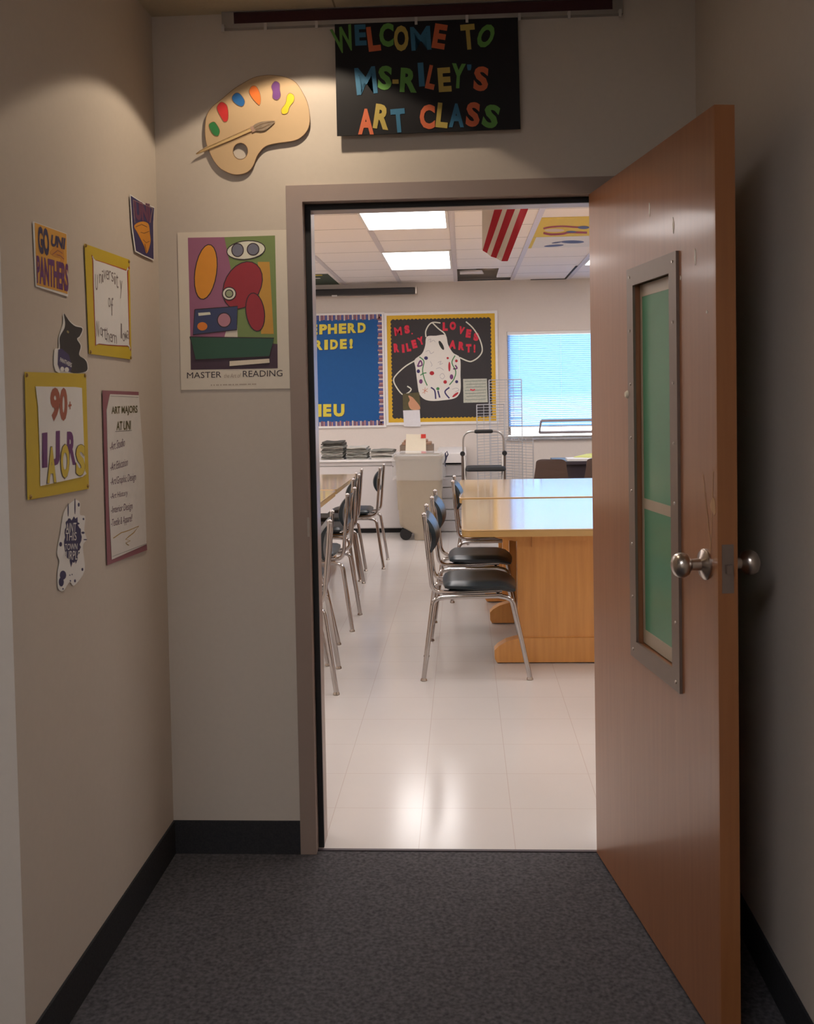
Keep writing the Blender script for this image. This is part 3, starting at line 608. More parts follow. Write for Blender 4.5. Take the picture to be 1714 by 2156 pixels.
scal(ix0, iz1, ix1, iz1, 26, 0, 1); scal(ix1, iz1, ix1, iz0, 26, 1, 0); scal(ix1, iz0, ix0, iz0, 26, 0, -1); scal(ix0, iz0, ix0, iz1, 26, -1, 0)
obj('black_paper', MB().prism([(a, FW-.0125, b) for a, b in pts], (0, -.001, 0)), mat('charcoal_paper', (.030, .026, .028), .7), t)
K8 = (800, 640), 3.726
apr = thing('apron', onp((925, 843), FAR, .02), 'white apron covered in childrens drawings, pinned on the black board', 'apron')
flat('cloth', sc(cr([(368, 258), (440, 250), (515, 246), (535, 320), (575, 385), (628, 425), (632, 560), (634, 660), (620, 710), (580, 742), (480, 757), (400, 760), (345, 745), (308, 700), (292, 600), (280, 500), (272, 440), (330, 390), (355, 330)], 4), *K8), FAR, .0145, mat('apron_cloth', (.72, .68, .62), .9, var=.03), apr, .003)
st = MB()
for a in ([(362, 260), (360, 215), (385, 165), (420, 145), (475, 150)], [(412, 148), (460, 195), (500, 225), (515, 250)], [(275, 445), (200, 490), (130, 555), (108, 600), (135, 660), (180, 710), (225, 695), (245, 668), (215, 645)], [(625, 420), (680, 445), (720, 450), (775, 415), (803, 360), (780, 270), (730, 190), (675, 140)]):
    obj('strap', stroke(cro(sc(a, *K8)), 2.6, FAR, .0150, None, .001), mat('strap_cloth', (.68, .66, .56), .9), apr)
def dood(col, strokes=(), blobs=(), wp=1.6):
    dm = mat('doodle_%d' % round(sum(c*(i+1) for i, c in enumerate(col))*1000), col, .8)
    for a in strokes: obj('drawing', stroke(cro(sc(a, *K8)), wp, FAR, .0180), dm, apr)
    for b in blobs: obj('drawing', flatmb(sc(ell(*b), *K8), FAR, .0177, .0004), dm, apr)
dood((.06, .22, .08), ([(310, 415), (345, 450), (335, 520), (350, 590), (372, 640)], [(590, 405), (565, 460), (595, 530), (580, 590), (545, 635)], [(318, 560), (340, 545), (365, 540)]), ((455, 665, 13, 12),), 2.2)
dood((.04, .03, .12), ([(400, 655), (430, 680), (438, 745)], [(455, 680), (470, 735)], [(545, 655), (510, 690), (545, 740)]), ((362, 425, 15, 14), (302, 528, 13, 15), (602, 610, 12, 12)), 3)
dood((.17, .05, .16), ((318, 440), ) and ([(295, 490), (318, 445), (330, 480), (295, 490)], [(575, 510), (605, 505), (590, 480)]), ((562, 572, 14, 20), (322, 608, 14, 18)), 3)
dood((.42, .02, .03), ([(405, 530), (415, 555)],), ((408, 543, 18, 16), (512, 612, 14, 14), (600, 447, 11, 11), (545, 492, 9, 38), (592, 712, 30, 9, -38), (532, 425, 9, 9)), 2)
dood((.03, .03, .03), (), ((482, 325, 13, 40, -28),))
dood((.35, .33, .36), ([(380, 285), (400, 275), (395, 300), (420, 285), (435, 300)], [(360, 375), (385, 365), (400, 390), (425, 375)], [(455, 460), (480, 450), (470, 475), (495, 465)], [(395, 450), (410, 480), (400, 490)], [(440, 510), (470, 500), (500, 520)], cr([(470, 565), (490, 545), (508, 568), (488, 588)]), [(565, 670), (600, 660), (620, 675), (590, 690)]), (), .8)
dood((.55, .18, .10), ([(335, 670), (375, 690)], [(355, 655), (352, 705)], [(375, 662), (335, 700)]), (), 1)
m_rl = mat('red_fuzzy_letter', (.62, .03, .06), .8)
for ch, x, y, w_, h_, r_ in (('M', 143, 215, 58, 66, 8), ('S', 213, 200, 42, 66, 8), ('.', 253, 233, 12, 12, 0), ('R', 130, 345, 42, 70, 5), ('I', 183, 350, 20, 66, 5), ('L', 225, 340, 34, 66, 10), ('E', 270, 315, 38, 66, 15), ('Y', 322, 290, 46, 62, 20),
    ('L', 512, 178, 40, 66, 0), ('O', 572, 172, 50, 66, 0), ('V', 640, 208, 44, 60, -15), ('E', 695, 232, 40, 66, -8), ('S', 755, 258, 40, 64, -5), ('A', 570, 318, 56, 66, -5), ('R', 640, 330, 46, 66, -5), ('T', 696, 348, 42, 66, 0), ('!', 742, 350, 14, 66, 0)):
    letter('letter', ch, sc([(x, y)], *K8)[0], w_/3.726, h_/3.726, r_, FAR, .0136, m_rl, t, .025 if ch == 'M' else .075, .002)
t2 = thing('drawing_sheet', onp((1001, 847), FAR, .02), 'small painted sheet of writing and drawings pinned right of the apron', 'paper')
flat('sheet', [(975, 798), (1025, 797), (1027, 847), (976, 848)], FAR, .0140, mat('speckled_art', (.62, .60, .50), .8, col2=(.34, .36, .30), scale=45), t2, .001)
ws = MB()
for k in range(7): stroke([(978+random.uniform(0, 4), 803+k*6.4), (1000, 802+k*6.4+random.uniform(-1, 1)), (1023, 801.5+k*6.4)], 1.1, FAR, .0152, ws)
obj('writing', ws, mat('greenish_ink', (.16, .20, .17), .8), t2)
obj('red_mark', stroke([(990, 820), (996, 822), (1000, 820)], 3, FAR, .0156), m_rl, t2)
q = [(848, 829), (883, 826), (886, 863), (849, 863)]
t2 = thing('photo_print', onp((866, 863), FAR, .02), 'small colour print of an orange figure on green, at the board corner', 'photo')
flat('print', q, FAR, .0215, mat('dark_green_print', (.085, .07, .025), .5, var=.3), t2, .001)
flat('figure', cr([(860, 833), (868, 836), (874, 842), (884, 855), (883, 862), (866, 862), (860, 850), (863, 842)], 4), FAR, .0228, mat('peach_print', (.55, .27, .15), .5), t2, .0004)
tag(flat('note_card', [(849, 864), (884, 863), (886, 898), (851, 898)], FAR, .0215, mat('bluish_white_paper', (.68, .66, .68), .6), None, .002), 'blank white card hanging at the bottom of the black board', 'card')
# window
win = thing('window_1', (2.0, FW+.05, wz0), 'classroom window with daylight-tinted venetian blind', 'window', kind='structure')
obj('window_frame', MB().box(wx0, wx1, FW+.06, FW+.1, wz1-.04, wz1).box(wx0, wx1, FW+.06, FW+.1, wz0, wz0+.02).box(wx0, wx0+.035, FW+.06, FW+.1, wz0+.03, wz1-.04).box(wx1-.035, wx1, FW+.06, FW+.1, wz0+.03, wz1-.04), m_alum, win)
m_glass = mat('glass', (.9, .95, 1), .02); m_glass.node_tree.nodes['Principled BSDF'].inputs['Transmission Weight'].default_value = 1; m_glass.node_tree.nodes['Principled BSDF'].inputs['IOR'].default_value = 1.02
obj('window_pane', MB().box(wx0+.035, wx1-.035, FW+.078, FW+.082, wz0+.03, wz1-.04), m_glass, win)
obj('window_sill', MB().box(wx0-.02, wx1+.02, FW-.035, FW+.06, wz0-.022, wz0, .003), mat('sill_metal', (.45, .46, .50), .25, metal=.6), win)
hp = MB()
def hbar(a, b, r=.013): hp.tube([a, b], r, 6)
hA, hB, hC, hD = (1.36, FW+.05, .965), (2.9, FW+.05, .965), (2.9, FW-.075, 1.105), (1.375, FW-.075, 1.105)
hbar(hA, hB, .018); hbar(hB, hC); hbar(hC, hD, .016); hbar(hD, hA)
obj('hopper_sash', hp, mat('grey_sash', (.34, .28, .28), .4), win)
bl_ = thing('window_blind', (2.0, FW, 1.03), 'venetian blind with slats coloured daylight blue, lowered over the far window', 'blind')
m_slat = mat('daylight_tinted_slat', (.25, .43, .76), .5, translucent=.42)  # blue cast of the daylight is put into the slat colour
sl = MB(); z = 1.055
while z < wz1-.04:
    zz = .0105; sl.add([(wx0+.012, FW+.014, z-zz), (wx1-.012, FW+.016, z-zz), (wx1-.012, FW+.026, z-.001), (wx0+.012, FW+.026, z-.001), (wx1-.012, FW+.030, z+zz), (wx0+.012, FW+.030, z+zz)], [(0, 1, 2, 3), (3, 2, 4, 5)]); z += .0235
o = obj('slats', sl, m_slat, bl_)
obj('head_rail', MB().box(wx0+.005, wx1-.005, FW-.012, FW+.04, wz1-.038, wz1-.002, .003), m_white, bl_)
obj('bottom_rail', MB().box(wx0+.012, wx1-.012, FW+.010, FW+.036, 1.030, 1.044, .002), m_white, bl_)
cd_ = MB()
for x in (1.14, 1.62, 2.1, 2.6): cd_.tube([(x, FW+.010, 1.04), (x, FW+.010, wz1-.04)], .0012, 5)
obj('ladder_cord', cd_, m_white, bl_)
# ---- daylight outside is the world; a pale wall opposite is not visible
# projection screen housing
t = thing('projection_screen', (-.72, 8.12, 2.58), 'black rolled-up projection screen housing high on the far wall', 'projection screen')
obj('housing', MB().box(-1.9, -.045, 8.06, 8.16, 2.585, 2.66, .012), mat('black_housing', (.02, .018, .02), .4), t)
obj('end_cap', MB().box(-.045, -.022, 8.055, 8.165, 2.58, 2.668, .008), m_steel, t)
obj('pull_tab', MB().box(-1.0, -.94, 8.055, 8.062, 2.572, 2.588, .002), m_lframe, t)
obj('bracket', MB().box(-.4, -.36, 8.16, FW, 2.60, 2.64).box(-1.5, -1.46, 8.16, FW, 2.60, 2.64), m_black, t)
# painted ceiling tiles
CE = (2, CC, Vector((0, 0, -1)))
K6 = (1040, 420), 8.162
t = thing('painted_ceiling_tile', (1.4, 5.1, CC-.004), 'painted ceiling tiles in yellow, red and blue, right of the flag', 'painted tile')
obj('yellow_tile', MB().box(1.08, 1.69, 4.29, 5.17, CC-.004, CC-.0005), mat('yellow_tile_paint', (.66, .47, .03), .7, var=.08), t)
obj('white_tile', MB().box(1.08, 1.69, 5.18, 5.78, CC-.004, CC-.0005), mat('white_tile_paint', (.70, .66, .62), .7), t)
obj('yellow_stripe', MB().box(1.08, 1.115, 5.18, 5.78, CC-.0046, CC-.004), MATS['yellow_tile_paint'], t)
a = MB(); stroke(cro(sc([(850, 490), (960, 465), (1180, 450), (1400, 465), (1600, 470)], *K6)), 3.6, CE, .0045, a); stroke(cro(sc([(850, 565), (980, 590), (1180, 580), (1300, 555), (1600, 560)], *K6)), 4.5, CE, .0045, a)
obj('red_flame', a, mat('dark_red_tile_paint', (.30, .03, .02), .7), t)
obj('pale_flame', flatmb(sc(ell(1040, 520, 170, 28), *K6), CE, .0045, .0003), mat('peach_tile_paint', (.62, .48, .36), .7), t)
a = MB(); flatmb(sc(ell(1540, 470, 100, 28), *K6), CE, .0052, .0003, a); flatmb(sc(ell(1330, 545, 90, 16), *K6), CE, .0052, .0003, a); flatmb(sc(ell(1030, 785, 170, 18, -4), *K6), CE, .0045, .0003, a); flatmb(sc(ell(1080, 730, 90, 12, -8), *K6), CE, .0045, .0003, a); flatmb(sc(ell(1350, 720, 200, 26, 0), *K6), CE, .0045, .0003, a)
obj('blue_marks', a, mat('slate_blue_paint', (.07, .08, .17), .7), t)
t = thing('painted_ceiling_tile', (-1.2, 7.8, CC-.004), 'dark green painted ceiling tile with yellow and white stripes at the left', 'painted tile')
obj('green_tile', MB().box(-1.5, -.93, 7.25, 8.22, CC-.004, CC-.0005), mat('dark_green_tile_paint', (.04, .06, .035), .7), t)
obj('stripe', MB().box(-1.5, -1.0, 7.29, 7.36, CC-.0048, CC-.004), MATS['yellow_tile_paint'], t)
obj('stripe', MB().box(-1.5, -1.06, 7.55, 7.62, CC-.0048, CC-.004), MATS['white_tile_paint'], t)
# flag
t = thing('flag', (.66, .90, 1.96), 'red and white striped flag hanging down inside the doorway', 'flag')
m_fr = mat('flag_red', (.50, .025, .04), .8); m_fw = mat('flag_white', (.80, .72, .60), .8)
# stripe edges as straight lines on the cloth: (x at top, x at bottom), z top 2.62, bottom hem slanting
FZ0 = 2.60
def fx(e, t):
    top, bot, zb = e; z = FZ0+(zb-FZ0)*t; x = top+(bot-top)*t
    return Vector((x, .90+.022*math.sin(x*46+z*5)+.012*math.sin(z*9), z))
def un9(px_, py_): h = hit((px_, py_), (1, .90)); return h.x, h.z
def edge(x0, y0, x1, y1):
    (xa, za), (xb, zb) = un9(x0, y0), un9(x1, y1); k = (FZ0-zb)/(za-zb); return (xb+(xa-xb)*k, xb, zb)
left = edge(1015, 440, 1015, 527)
eds = [left, edge(1041, 440, 1016, 530), edge(1058, 440, 1025, 535), edge(1068, 440, 1033, 541), edge(1085, 440, 1045, 543), edge(1096, 440, 1056, 549), edge(1112, 440, 1069, 550)]
for par, m_, nm in ((0, m_fw, 'white_stripes'), (1, m_fr, 'red_stripes')):
    mb = MB()
    for k in range(6):
        if k % 2 != par: continue
        n = 16; bs = []
        for i in range(n+1):
            t_ = i/n
            if k == 0:
                A = fx(eds[0], t_); B_q = fx(eds[1], t_)
                if A.x > B_q.x: A = B_q.copy()
                row = (A, (A+B_q)/2, B_q)
            else: A = fx(eds[k], t_); B_q = fx(eds[k+1], t_); Mq = (A+B_q)/2; Mq.y = .90+.022*math.sin(Mq.x*46+Mq.z*5)+.012*math.sin(Mq.z*9); row = (A, Mq, B_q)
            bs += list(row)
        v = bs+[p+Vector((0, .0015, 0)) for p in bs]; f = []; Bn = len(bs)
        for i in range(n):
            for j in range(2): a_ = i*3+j; f += [(a_, a_+1, a_+4, a_+3), (Bn+a_+3, Bn+a_+4, Bn+a_+1, Bn+a_)]
        mb.add(v, f)
    obj(nm, mb, m_, t, smooth=True)
obj('flag_pole', MB().tube([(.74, T, 2.30), (.72, .86, 2.58), (.715, 1.0, 2.64)], .009, 8), wood('pole_wood', (.35, .2, .08), (.45, .27, .12)), t)
obj('pole_bracket', MB().box(.68, .72, T, T+.02, 2.26, 2.34), m_steel, t)
# ------------------------------------------------------------------ cabinets
m_cab = mat('white_cabinet', (.66, .635, .635), .35, var=.02)
for i, (x0, x1) in enumerate(((-2.24, -1.03), (-1.03, .185))):
    t = thing('base_cabinet', ((x0+x1)/2, 7.5, 0), ('white base cabinet under the newspapers at the left edge', 'white base cabinet behind the grey bin and chairs')[i], 'cabinet', 'white cabinets along the far wall')
    obj('body', MB().box(x0+.001, x1-.001, 6.98, FW-.001, .05, .745), m_cab, t)
    obj('toe_kick', MB().box(x0+.001, x1-.001, 7.02, FW-.001, 0, .05), m_black, t)
    d_ = obj('door', MB().box(x0+.004, x1-.004, 6.962, 6.98, .06, .700, .002), m_cab, t)
    obj('lock', MB().lathe([(.008, 0), (.008, .004)], (x1-.44, 6.962, .695), (0, -1, 0), 10), m_black, d_)
    obj('drawer', MB().box(x0+.004, x1-.004, 6.962, 6.98, .706, .742, .002), m_cab, t)
tag(obj('worktop', MB().box(-2.25, .19, 6.94, FW-.001, .746, .768, .003), m_white), 'white worktop running over the far base cabinets', 'worktop')
t = thing('drawer_cabinet', (.34, 7.4, 0), 'low white drawer cabinet between the bin and the step stool', 'cabinet')
m_cab2 = mat('greyish_cabinet', (.55, .53, .54), .4)
obj('body', MB().box(.192, .50, 7.02, FW-.001, .0, .70), m_cab2, t)
for k in range(6): obj('drawer', MB().box(.196, .496, 7.0, 7.02, .01+k*.115, .115+k*.115, .002), m_cab2, t)
obj('top_drawer', MB().box(.19, .505, 6.96, FW-.001, .722, .818, .003), m_white, t)
obj('painted_gap_shade', MB().box(.2, .49, 7.05, 8.2, .70, .722), m_black, t)  # solid black filler stands in for the shade under the top drawer
# newspapers
m_np = [mat('newsprint_light', (.60, .57, .52), .9, col2=(.40, .38, .34), scale=40), mat('newsprint_grey', (.30, .30, .27), .9, col2=(.18, .18, .16), scale=50), mat('newsprint_dark', (.11, .10, .085), .9, col2=(.05, .05, .045), scale=50)]
for i, (x0, x1, n, lab) in enumerate(((-1.02, -.775, 13, 'tallest folded newspaper stack on the worktop, at the left'), (-.755, -.525, 10, 'middle folded newspaper stack on the white worktop'), (-.505, -.245, 7, 'low newspaper stack on the worktop beside the bin'))):
    z = .769; t = thing('newspaper_stack', ((x0+x1)/2, 7.2, z), lab, 'newspapers', 'newspapers on the worktop')
    for k in range(n):
        h = random.uniform(.008, .017); a = random.uniform(-.02, .02); s0 = random.uniform(0, .022); s1 = random.uniform(0, .022); yy = random.uniform(0, .03)
        nn = 8; top = []; bot = []
        for q in range(nn+1):
            x = x0+s0+(x1-x0-s0-s1)*q/nn; wv = .0035*math.sin(q*.9+k*1.7)*(1 if k else 0)
            top.append((x, z+h+wv)); bot.append((x, z+wv+.0008))
        obj('newspaper', MB().prism([(p[0], 7.03+yy, p[1]) for p in bot+top[::-1]], (0, .36, a*.2)), m_np[random.choice((0, 0, 1, 1, 2))], t); z += h
# box with folder
t = thing('cardboard_box', (.0, 7.3, .769), 'brown cardboard box of papers on the worktop behind the bin', 'box')
m_bx = mat('brown_card', (.22, .16, .12), .85)
obj('box', MB().box(-.19, .16, 7.12, 7.42, .769, .90), m_bx, t)
obj('papers', MB().box(-.17, .14, 7.14, 7.40, .90, .93, .006).box(-.15, .10, 7.16, 7.38, .93, .955, .006), mat('mixed_papers', (.42, .22, .16), .8, col2=(.30, .22, .14), scale=25), t)
t = thing('file_folder', (-.015, 7.09, .769), 'cream folder with red corner squares leaning on the box', 'folder')
obj('folder', MB().prism([(-.135, 7.10, .769), (.085, 7.10, .769), (.085, 7.115, 1.015), (-.12, 7.115, 1.02)], (0, .012, 0)), m_cream, t)
m_rsq = mat('red_label', (.62, .045, .03), .6)
obj('red_label', MB().box(.035, .086, 7.0985, 7.10, .785, .84), m_rsq, t); obj('red_label', MB().box(.035, .086, 7.1085, 7.112, .975, 1.018), m_rsq, t)
# ------------------------------------------------------------------ bin
t = thing('trash_bin', (.04, 6.62, 0), 'tall beige wheeled trash bin with clear plastic liner', 'bin')
m_bin = mat('beige_plastic', (.40, .34, .26), .45, var=.03)
def rr(x0, x1, y0, y1, z, r=.05, n=5):
    o = []
    for cx_, cy_, a0 in ((x1-r, y1-r, 0), (x0+r, y1-r, 90), (x0+r, y0+r, 180), (x1-r, y0+r, 270)):
        for k in range(n+1):
            a_ = math.radians(a0+90*k/n); o.append(Vector((cx_+r*math.cos(a_), cy_+r*math.sin(a_), z)))
    return o
def loft(rings, cap0=True, cap1=True):
    n = len(rings[0]); f = []
    for i in range(len(rings)-1):
        for k in range(n): f.append((i*n+k, i*n+(k+1) % n, (i+1)*n+(k+1) % n, (i+1)*n+k))
    if cap0: f.append(tuple(range(n-1, -1, -1)))
    if cap1: f.append(tuple((len(rings)-1)*n+k for k in range(n)))
    return MB().add([p for r in rings for p in r], f)
obj('body', loft([rr(-.02, .23, 6.46, 6.78, .002), rr(-.025, .235, 6.455, 6.79, .06), rr(-.155, .245, 6.452, 6.80, .135), rr(-.165, .25, 6.45, 6.80, .16), rr(-.195, .265, 6.43, 6.86, .80), rr(-.21, .28, 6.42, 6.875, .80), rr(-.21, .28, 6.42, 6.875, .83), rr(-.195, .265, 6.435, 6.86, .83), rr(-.18, .25, 6.45, 6.84, .30)], True, True), m_bin, t, smooth=True)
m_lin = mat('clear_liner', (.80, .80, .80), .25, spec=.6)
b_ = m_lin.node_tree.nodes['Principled BSDF']; b_.inputs['Alpha'].default_value = .28
lin = []
for k, (z, e) in enumerate(((.60, .016), (.62, .020), (.72, .014), (.80, .016), (.845, .016), (.852, .0), (.845, -.02), (.70, -.03))):
    r_ = rr(-.205-e, .275+e, 6.415-e, 6.88+e, z)
    for i, p in enumerate(r_): p.x += .006*math.sin(i*2.1+k); p.y += .006*math.cos(i*1.7+k*2); p.z += .008*math.sin(i*1.3) if k < 6 else 0
    lin.append(r_)
obj('liner', loft(lin, False, False), m_lin, t, smooth=True)
obj('wheel', MB().lathe([(.01, 0), (.055, .002), (.058, .012), (.058, .030), (.02, .034)], (-.105, 6.47, .058), (0, 1, 0), 22), m_black, t, smooth=True)
obj('wheel', MB().lathe([(.01, 0), (.055, .002), (.058, .012), (.058, .030), (.02, .034)], (-.105, 6.74, .058), (0, 1, 0), 22), m_black, t, smooth=True)
obj('liner_knot', MB().tube([(.30, 6.5, .80), (.325, 6.49, .84), (.315, 6.49, .87), (.298, 6.49, .85), (.305, 6.5, .80), (.29, 6.5, .76), (.298, 6.5, .72)], [.008, .006, .006, .006, .009, .008, .004], 8), mat('dark_blue_cord', (.03, .03, .07), .5), t, smooth=True)
# ------------------------------------------------------------------ step stool
t = thing('step_stool', (.67, 6.3, 0), 'folding step stool with dark top step and black foam handle', 'step stool')
m_tub = mat('grey_tube', (.42, .40, .38), .3, metal=.9)
fr_ = MB(); fr_.tube(fillet([(.475, 6.25, .86), (.475, 6.25, 1.07), (.86, 6.25, 1.07), (.86, 6.25, .86)], .09, 8), .009, 8)
obj('handle_bow', fr_, m_tub, t, smooth=True)
obj('grip', MB().tube([(.585, 6.25, 1.07), (.60, 6.25, 1.07), (.745, 6.25, 1.07), (.76, 6.25, 1.07)], [.013, .019, .019, .013], 12), m_black, t, smooth=True)
for x in (.468, .868):
    obj('pivot', MB().lathe([(.02, -.018), (.024, -.01), (.024, .01), (.02, .018)], (x, 6.24, .86), (0, 1, 0), 14), m_black, t, smooth=True)
    obj('front_leg', MB().tube([(x+(.02 if x < .6 else -.02), 6.22, .84), (x+(.035 if x < .6 else -.035), 6.0, .02)], .011, 8), m_tub, t, smooth=True)
    obj('rear_leg', MB().tube([(x, 6.27, .86), (x, 6.55, .02)], .014, 8), mat('brown_tube', (.16, .12, .10), .4), t, smooth=True)
obj('top_step', loft([rr(.505, .865, 6.08, 6.34, .700, .03), rr(.495, .875, 6.07, 6.35, .715, .03), rr(.500, .870, 6.075, 6.345, .735, .03), rr(.52, .85, 6.10, 6.33, .742, .03)]), mat('dark_step', (.012, .014, .017), .6), t, smooth=True)
obj('lower_step', loft([rr(.505, .865, 5.93, 6.15, .35, .03), rr(.50, .87, 5.92, 6.16, .37, .03)]), MATS['dark_step'], t)
# ------------------------------------------------------------------ wire rack
t = thing('wire_rack', (.88, 6.8, 0), 'tall grey wire grid drying rack behind the step stool', 'wire rack')
m_wire = mat('grey_wire', (.50, .50, .52), .35, metal=.5)
def grid(x0, y0, x1, y1, z0, z1, nv, nh, name, r=.0028):
    mb = MB()
    for k in range(nv+1): f_ = k/nv; mb.tube([(x0+(x1-x0)*f_, y0+(y1-y0)*f_, z0), (x0+(x1-x0)*f_, y0+(y1-y0)*f_, z1)], r*(1.9 if k in (0, nv) else 1), 5)
    for k in range(nh+1): z = z0+(z1-z0)*k/nh; mb.tube([(x0, y0, z), (x1, y1, z)], r*(1.9 if k in (0, nh) else 1), 5)
    obj(name, mb, m_wire, t)
grid(.615, 6.60, .895, 6.85, .02, 1.32, 4, 46, 'left_grid')
grid(.755, 7.15, 1.09, 7.10, .02, 1.57, 4, 54, 'back_grid')
grid(.90, 6.85, 1.165, 6.60, .02, .98, 4, 34, 'right_grid')
# ------------------------------------------------------------------ brown chairs & desk at the back
m_brn = mat('brown_plastic', (.075, .045, .035), .4)
def shellchair(x0, x1, y, label):
    t = thing('shell_chair', ((x0+x1)/2, y, 0), label, 'chair', 'brown shell chairs by the window')
    pts = cr([(x0, .45), (x0+.004, .72), (x0+.03, .79), ((x0+x1)/2, .797), (x1-.03, .79), (x1-.004, .72), (x1, .45)], 5)
    mb = MB().prism([(a, y+.02*math.cos((a-x0)/(x1-x0)*math.pi), b) for a, b in pts], (0, .012, 0)); obj('backrest', mb, m_brn, t)
    obj('seat', loft([rr(x0-.01, x1+.01, y+.01, y+.42, .43, .06), rr(x0-.015, x1+.015, y, y+.43, .45, .06)]), m_brn, t)
    for sx in (x0+.03, x1-.03):
        for sy, dy in ((y+.05, -.03), (y+.38, .05)): obj('leg', MB().tube([(sx, sy, .43), (sx, sy+dy, .0)], .011, 8), m_chrome, t, smooth=True)
shellchair(1.155, 1.452, 6.2, 'brown shell chair with its back turned, right of the wire rack')
shellchair(1.64, 1.94, 6.25, 'brown shell chair mostly hidden behind the open door')
t = thing('desk', (1.9, 6.95, 0), 'dark desk beyond the brown chairs with papers on it', 'desk')
obj('desk_top', MB().box(1.40, 2.6, 6.75, 7.35, .70, .735, .004), mat('dark_desk', (.05, .04, .05), .3), t)
obj('modesty_panel', MB().box(1.44, 2.56, 6.80, 6.82, .10, .70), MATS['dark_desk'], t)
for x in (1.44, 2.55):
    for y in (6.80, 7.30): obj('leg', MB().box(x-.02, x+.02, y-.02, y+.02, 0, .70), MATS['dark_desk'], t)
tag(obj('paper_stack', MB().box(1.52, 1.83, 6.77, 6.98, .7355, .76, .002), m_paper), 'white paper stack on the dark desk', 'paper')
tag(obj('yellow_pad', MB().prism([(1.60, 6.95, .7605), (1.95, 6.78, .7605), (2.0, 6.95, .81), (1.75, 7.1, .78)], (0, 0, .006)), mat('yellow_pad_paper', (.60, .58, .10), .6)), 'yellow folder tilted on the paper stack', 'folder')
# ================================================================== TABLES
def table(x0, x1, y0, y1, label, ped, grp):
    t = thing('work_table', ((x0+x1)/2, (y0+y1)/2, 0), label, 'table', grp); zt = .745
    top = obj('table_top', loft([rr(x0, x1, y0, y1, zt-.006, .045), rr(x0, x1, y0, y1, zt-.001, .045), rr(x0+.001, x1-.001, y0+.001, y1-.001, zt, .044)]), m_top, t)
    obj('edge_band', loft([rr(x0+.002, x1-.002, y0+.002, y1-.002, zt-.038, .045), rr(x0+.001, x1-.001, y0+.001, y1-.001, zt-.007, .045)]), m_topedge, top)
    for py_ in ped:
        pnl = obj('trestle_panel', MB().box(x0+.29, x1-.29, py_-.03, py_+.03, .125, zt-.075, .004), m_block, t)
        fx0, fx1 = x0+.165, x1-.165
        for nm, za, zb, s_ in (('foot', .0, .13, 1), ('cleat', zt-.038, zt-.095, -1)):
            h = zb-za
            prof = [(fx0+.012, za), (fx1-.012, za), (fx1, za+h*.15), (fx1, za+h*.50), (fx1-.02, za+h*.66), (fx1-.06, za+h*.84), (fx1-.115, za+h*.96), (fx1-.16, zb), (fx0+.16, zb), (fx0+.115, za+h*.96), (fx0+.06, za+h*.84), (fx0+.02, za+h*.66), (fx0, za+h*.50), (fx0, za+h*.15)]
            if nm == 'foot': prof = [(a, b+.006) for a, b in prof]
            obj(nm, MB().prism([(a, py_-.04, b) for a, b in prof], (0, .08, 0)), m_block, t)
        for a in (fx0+.05, fx1-.05): obj('glide', MB().lathe([(.015, 0), (.015, .0065)], (a, py_, 0), n=10), m_black, t)
    obj('stretcher', MB().box((x0+x1)/2-.45, (x0+x1)/2-.41, ped[0]-.05, ped[1]+.05, .62, .70).box((x0+x1)/2-.02, (x0+x1)/2+.02, ped[0], ped[1], .25, .40), m_block, t)
    return t
table(.462, 2.10, 1.90, 3.30, 'nearest wooden work table at the right, in front of the open door', (2.16, 3.04), 'wooden work tables')
table(.445, 2.08, 3.40, 4.73, 'second wooden work table at the right, pushed behind the nearest one', (3.66, 4.47), 'wooden work tables')
table(-2.1, -.455, 2.66, 4.03, 'front wooden work table at the left, mostly hidden by the door frame', (2.92, 3.77), 'wooden work tables')
table(-2.1, -.463, 4.08, 5.45, 'back wooden work table at the left, near the white cabinets', (4.34, 5.19), 'wooden work tables')
# ================================================================== CHAIRS
def pad_slab(x0, x1, y0, y1, z, h, dish):
    n, m = 14, 14; V1 = []; V2 = []
    for i in range(n+1):
        for j in range(m+1):
            u = 2*i/n-1; v = 2*j/m-1
            # rounded-square mapping
            du = u*math.sqrt(1-.14*v*v); dv = v*math.sqrt(1-.14*u*u)
            x = (x0+x1)/2+du*(x1-x0)/2*1.0; y = (y0+y1)/2+dv*(y1-y0)/2
            e = max(abs(u), abs(v))**8
            zt = z+h-dish*(1-max(abs(u), abs(v))**3)-h*.45*e - (.020*max(0, u-.55)/.45 if u > .55 else 0)
            zb = z+h*.35*e - (.018*max(0, u-.55)/.45 if u > .55 else 0)
            V1.append(Vector((x, y, zt))); V2.append(Vector((x, y, zb)))
    f = []; B = len(V1); idx = lambda i, j: i*(m+1)+j
    for i in range(n):
        for j in range(m):
            f.append((idx(i, j), idx(i+1, j), idx(i+1, j+1), idx(i, j+1))); f.append((B+idx(i, j+1), B+idx(i+1, j+1), B+idx(i+1, j), B+idx(i, j)))
    rim_ = [idx(i, 0) for i in range(n+1)]+[idx(n, j) for j in range(1, m+1)]+[idx(i, m) for i in range(n-1, -1, -1)]+[idx(0, j) for j in range(m-1, 0, -1)]
    for k in range(len(rim_)): a, b = rim_[k], rim_[(k+1) % len(rim_)]; f.append((a, B+a, B+b, b))
    return MB().add(V1+V2, f)
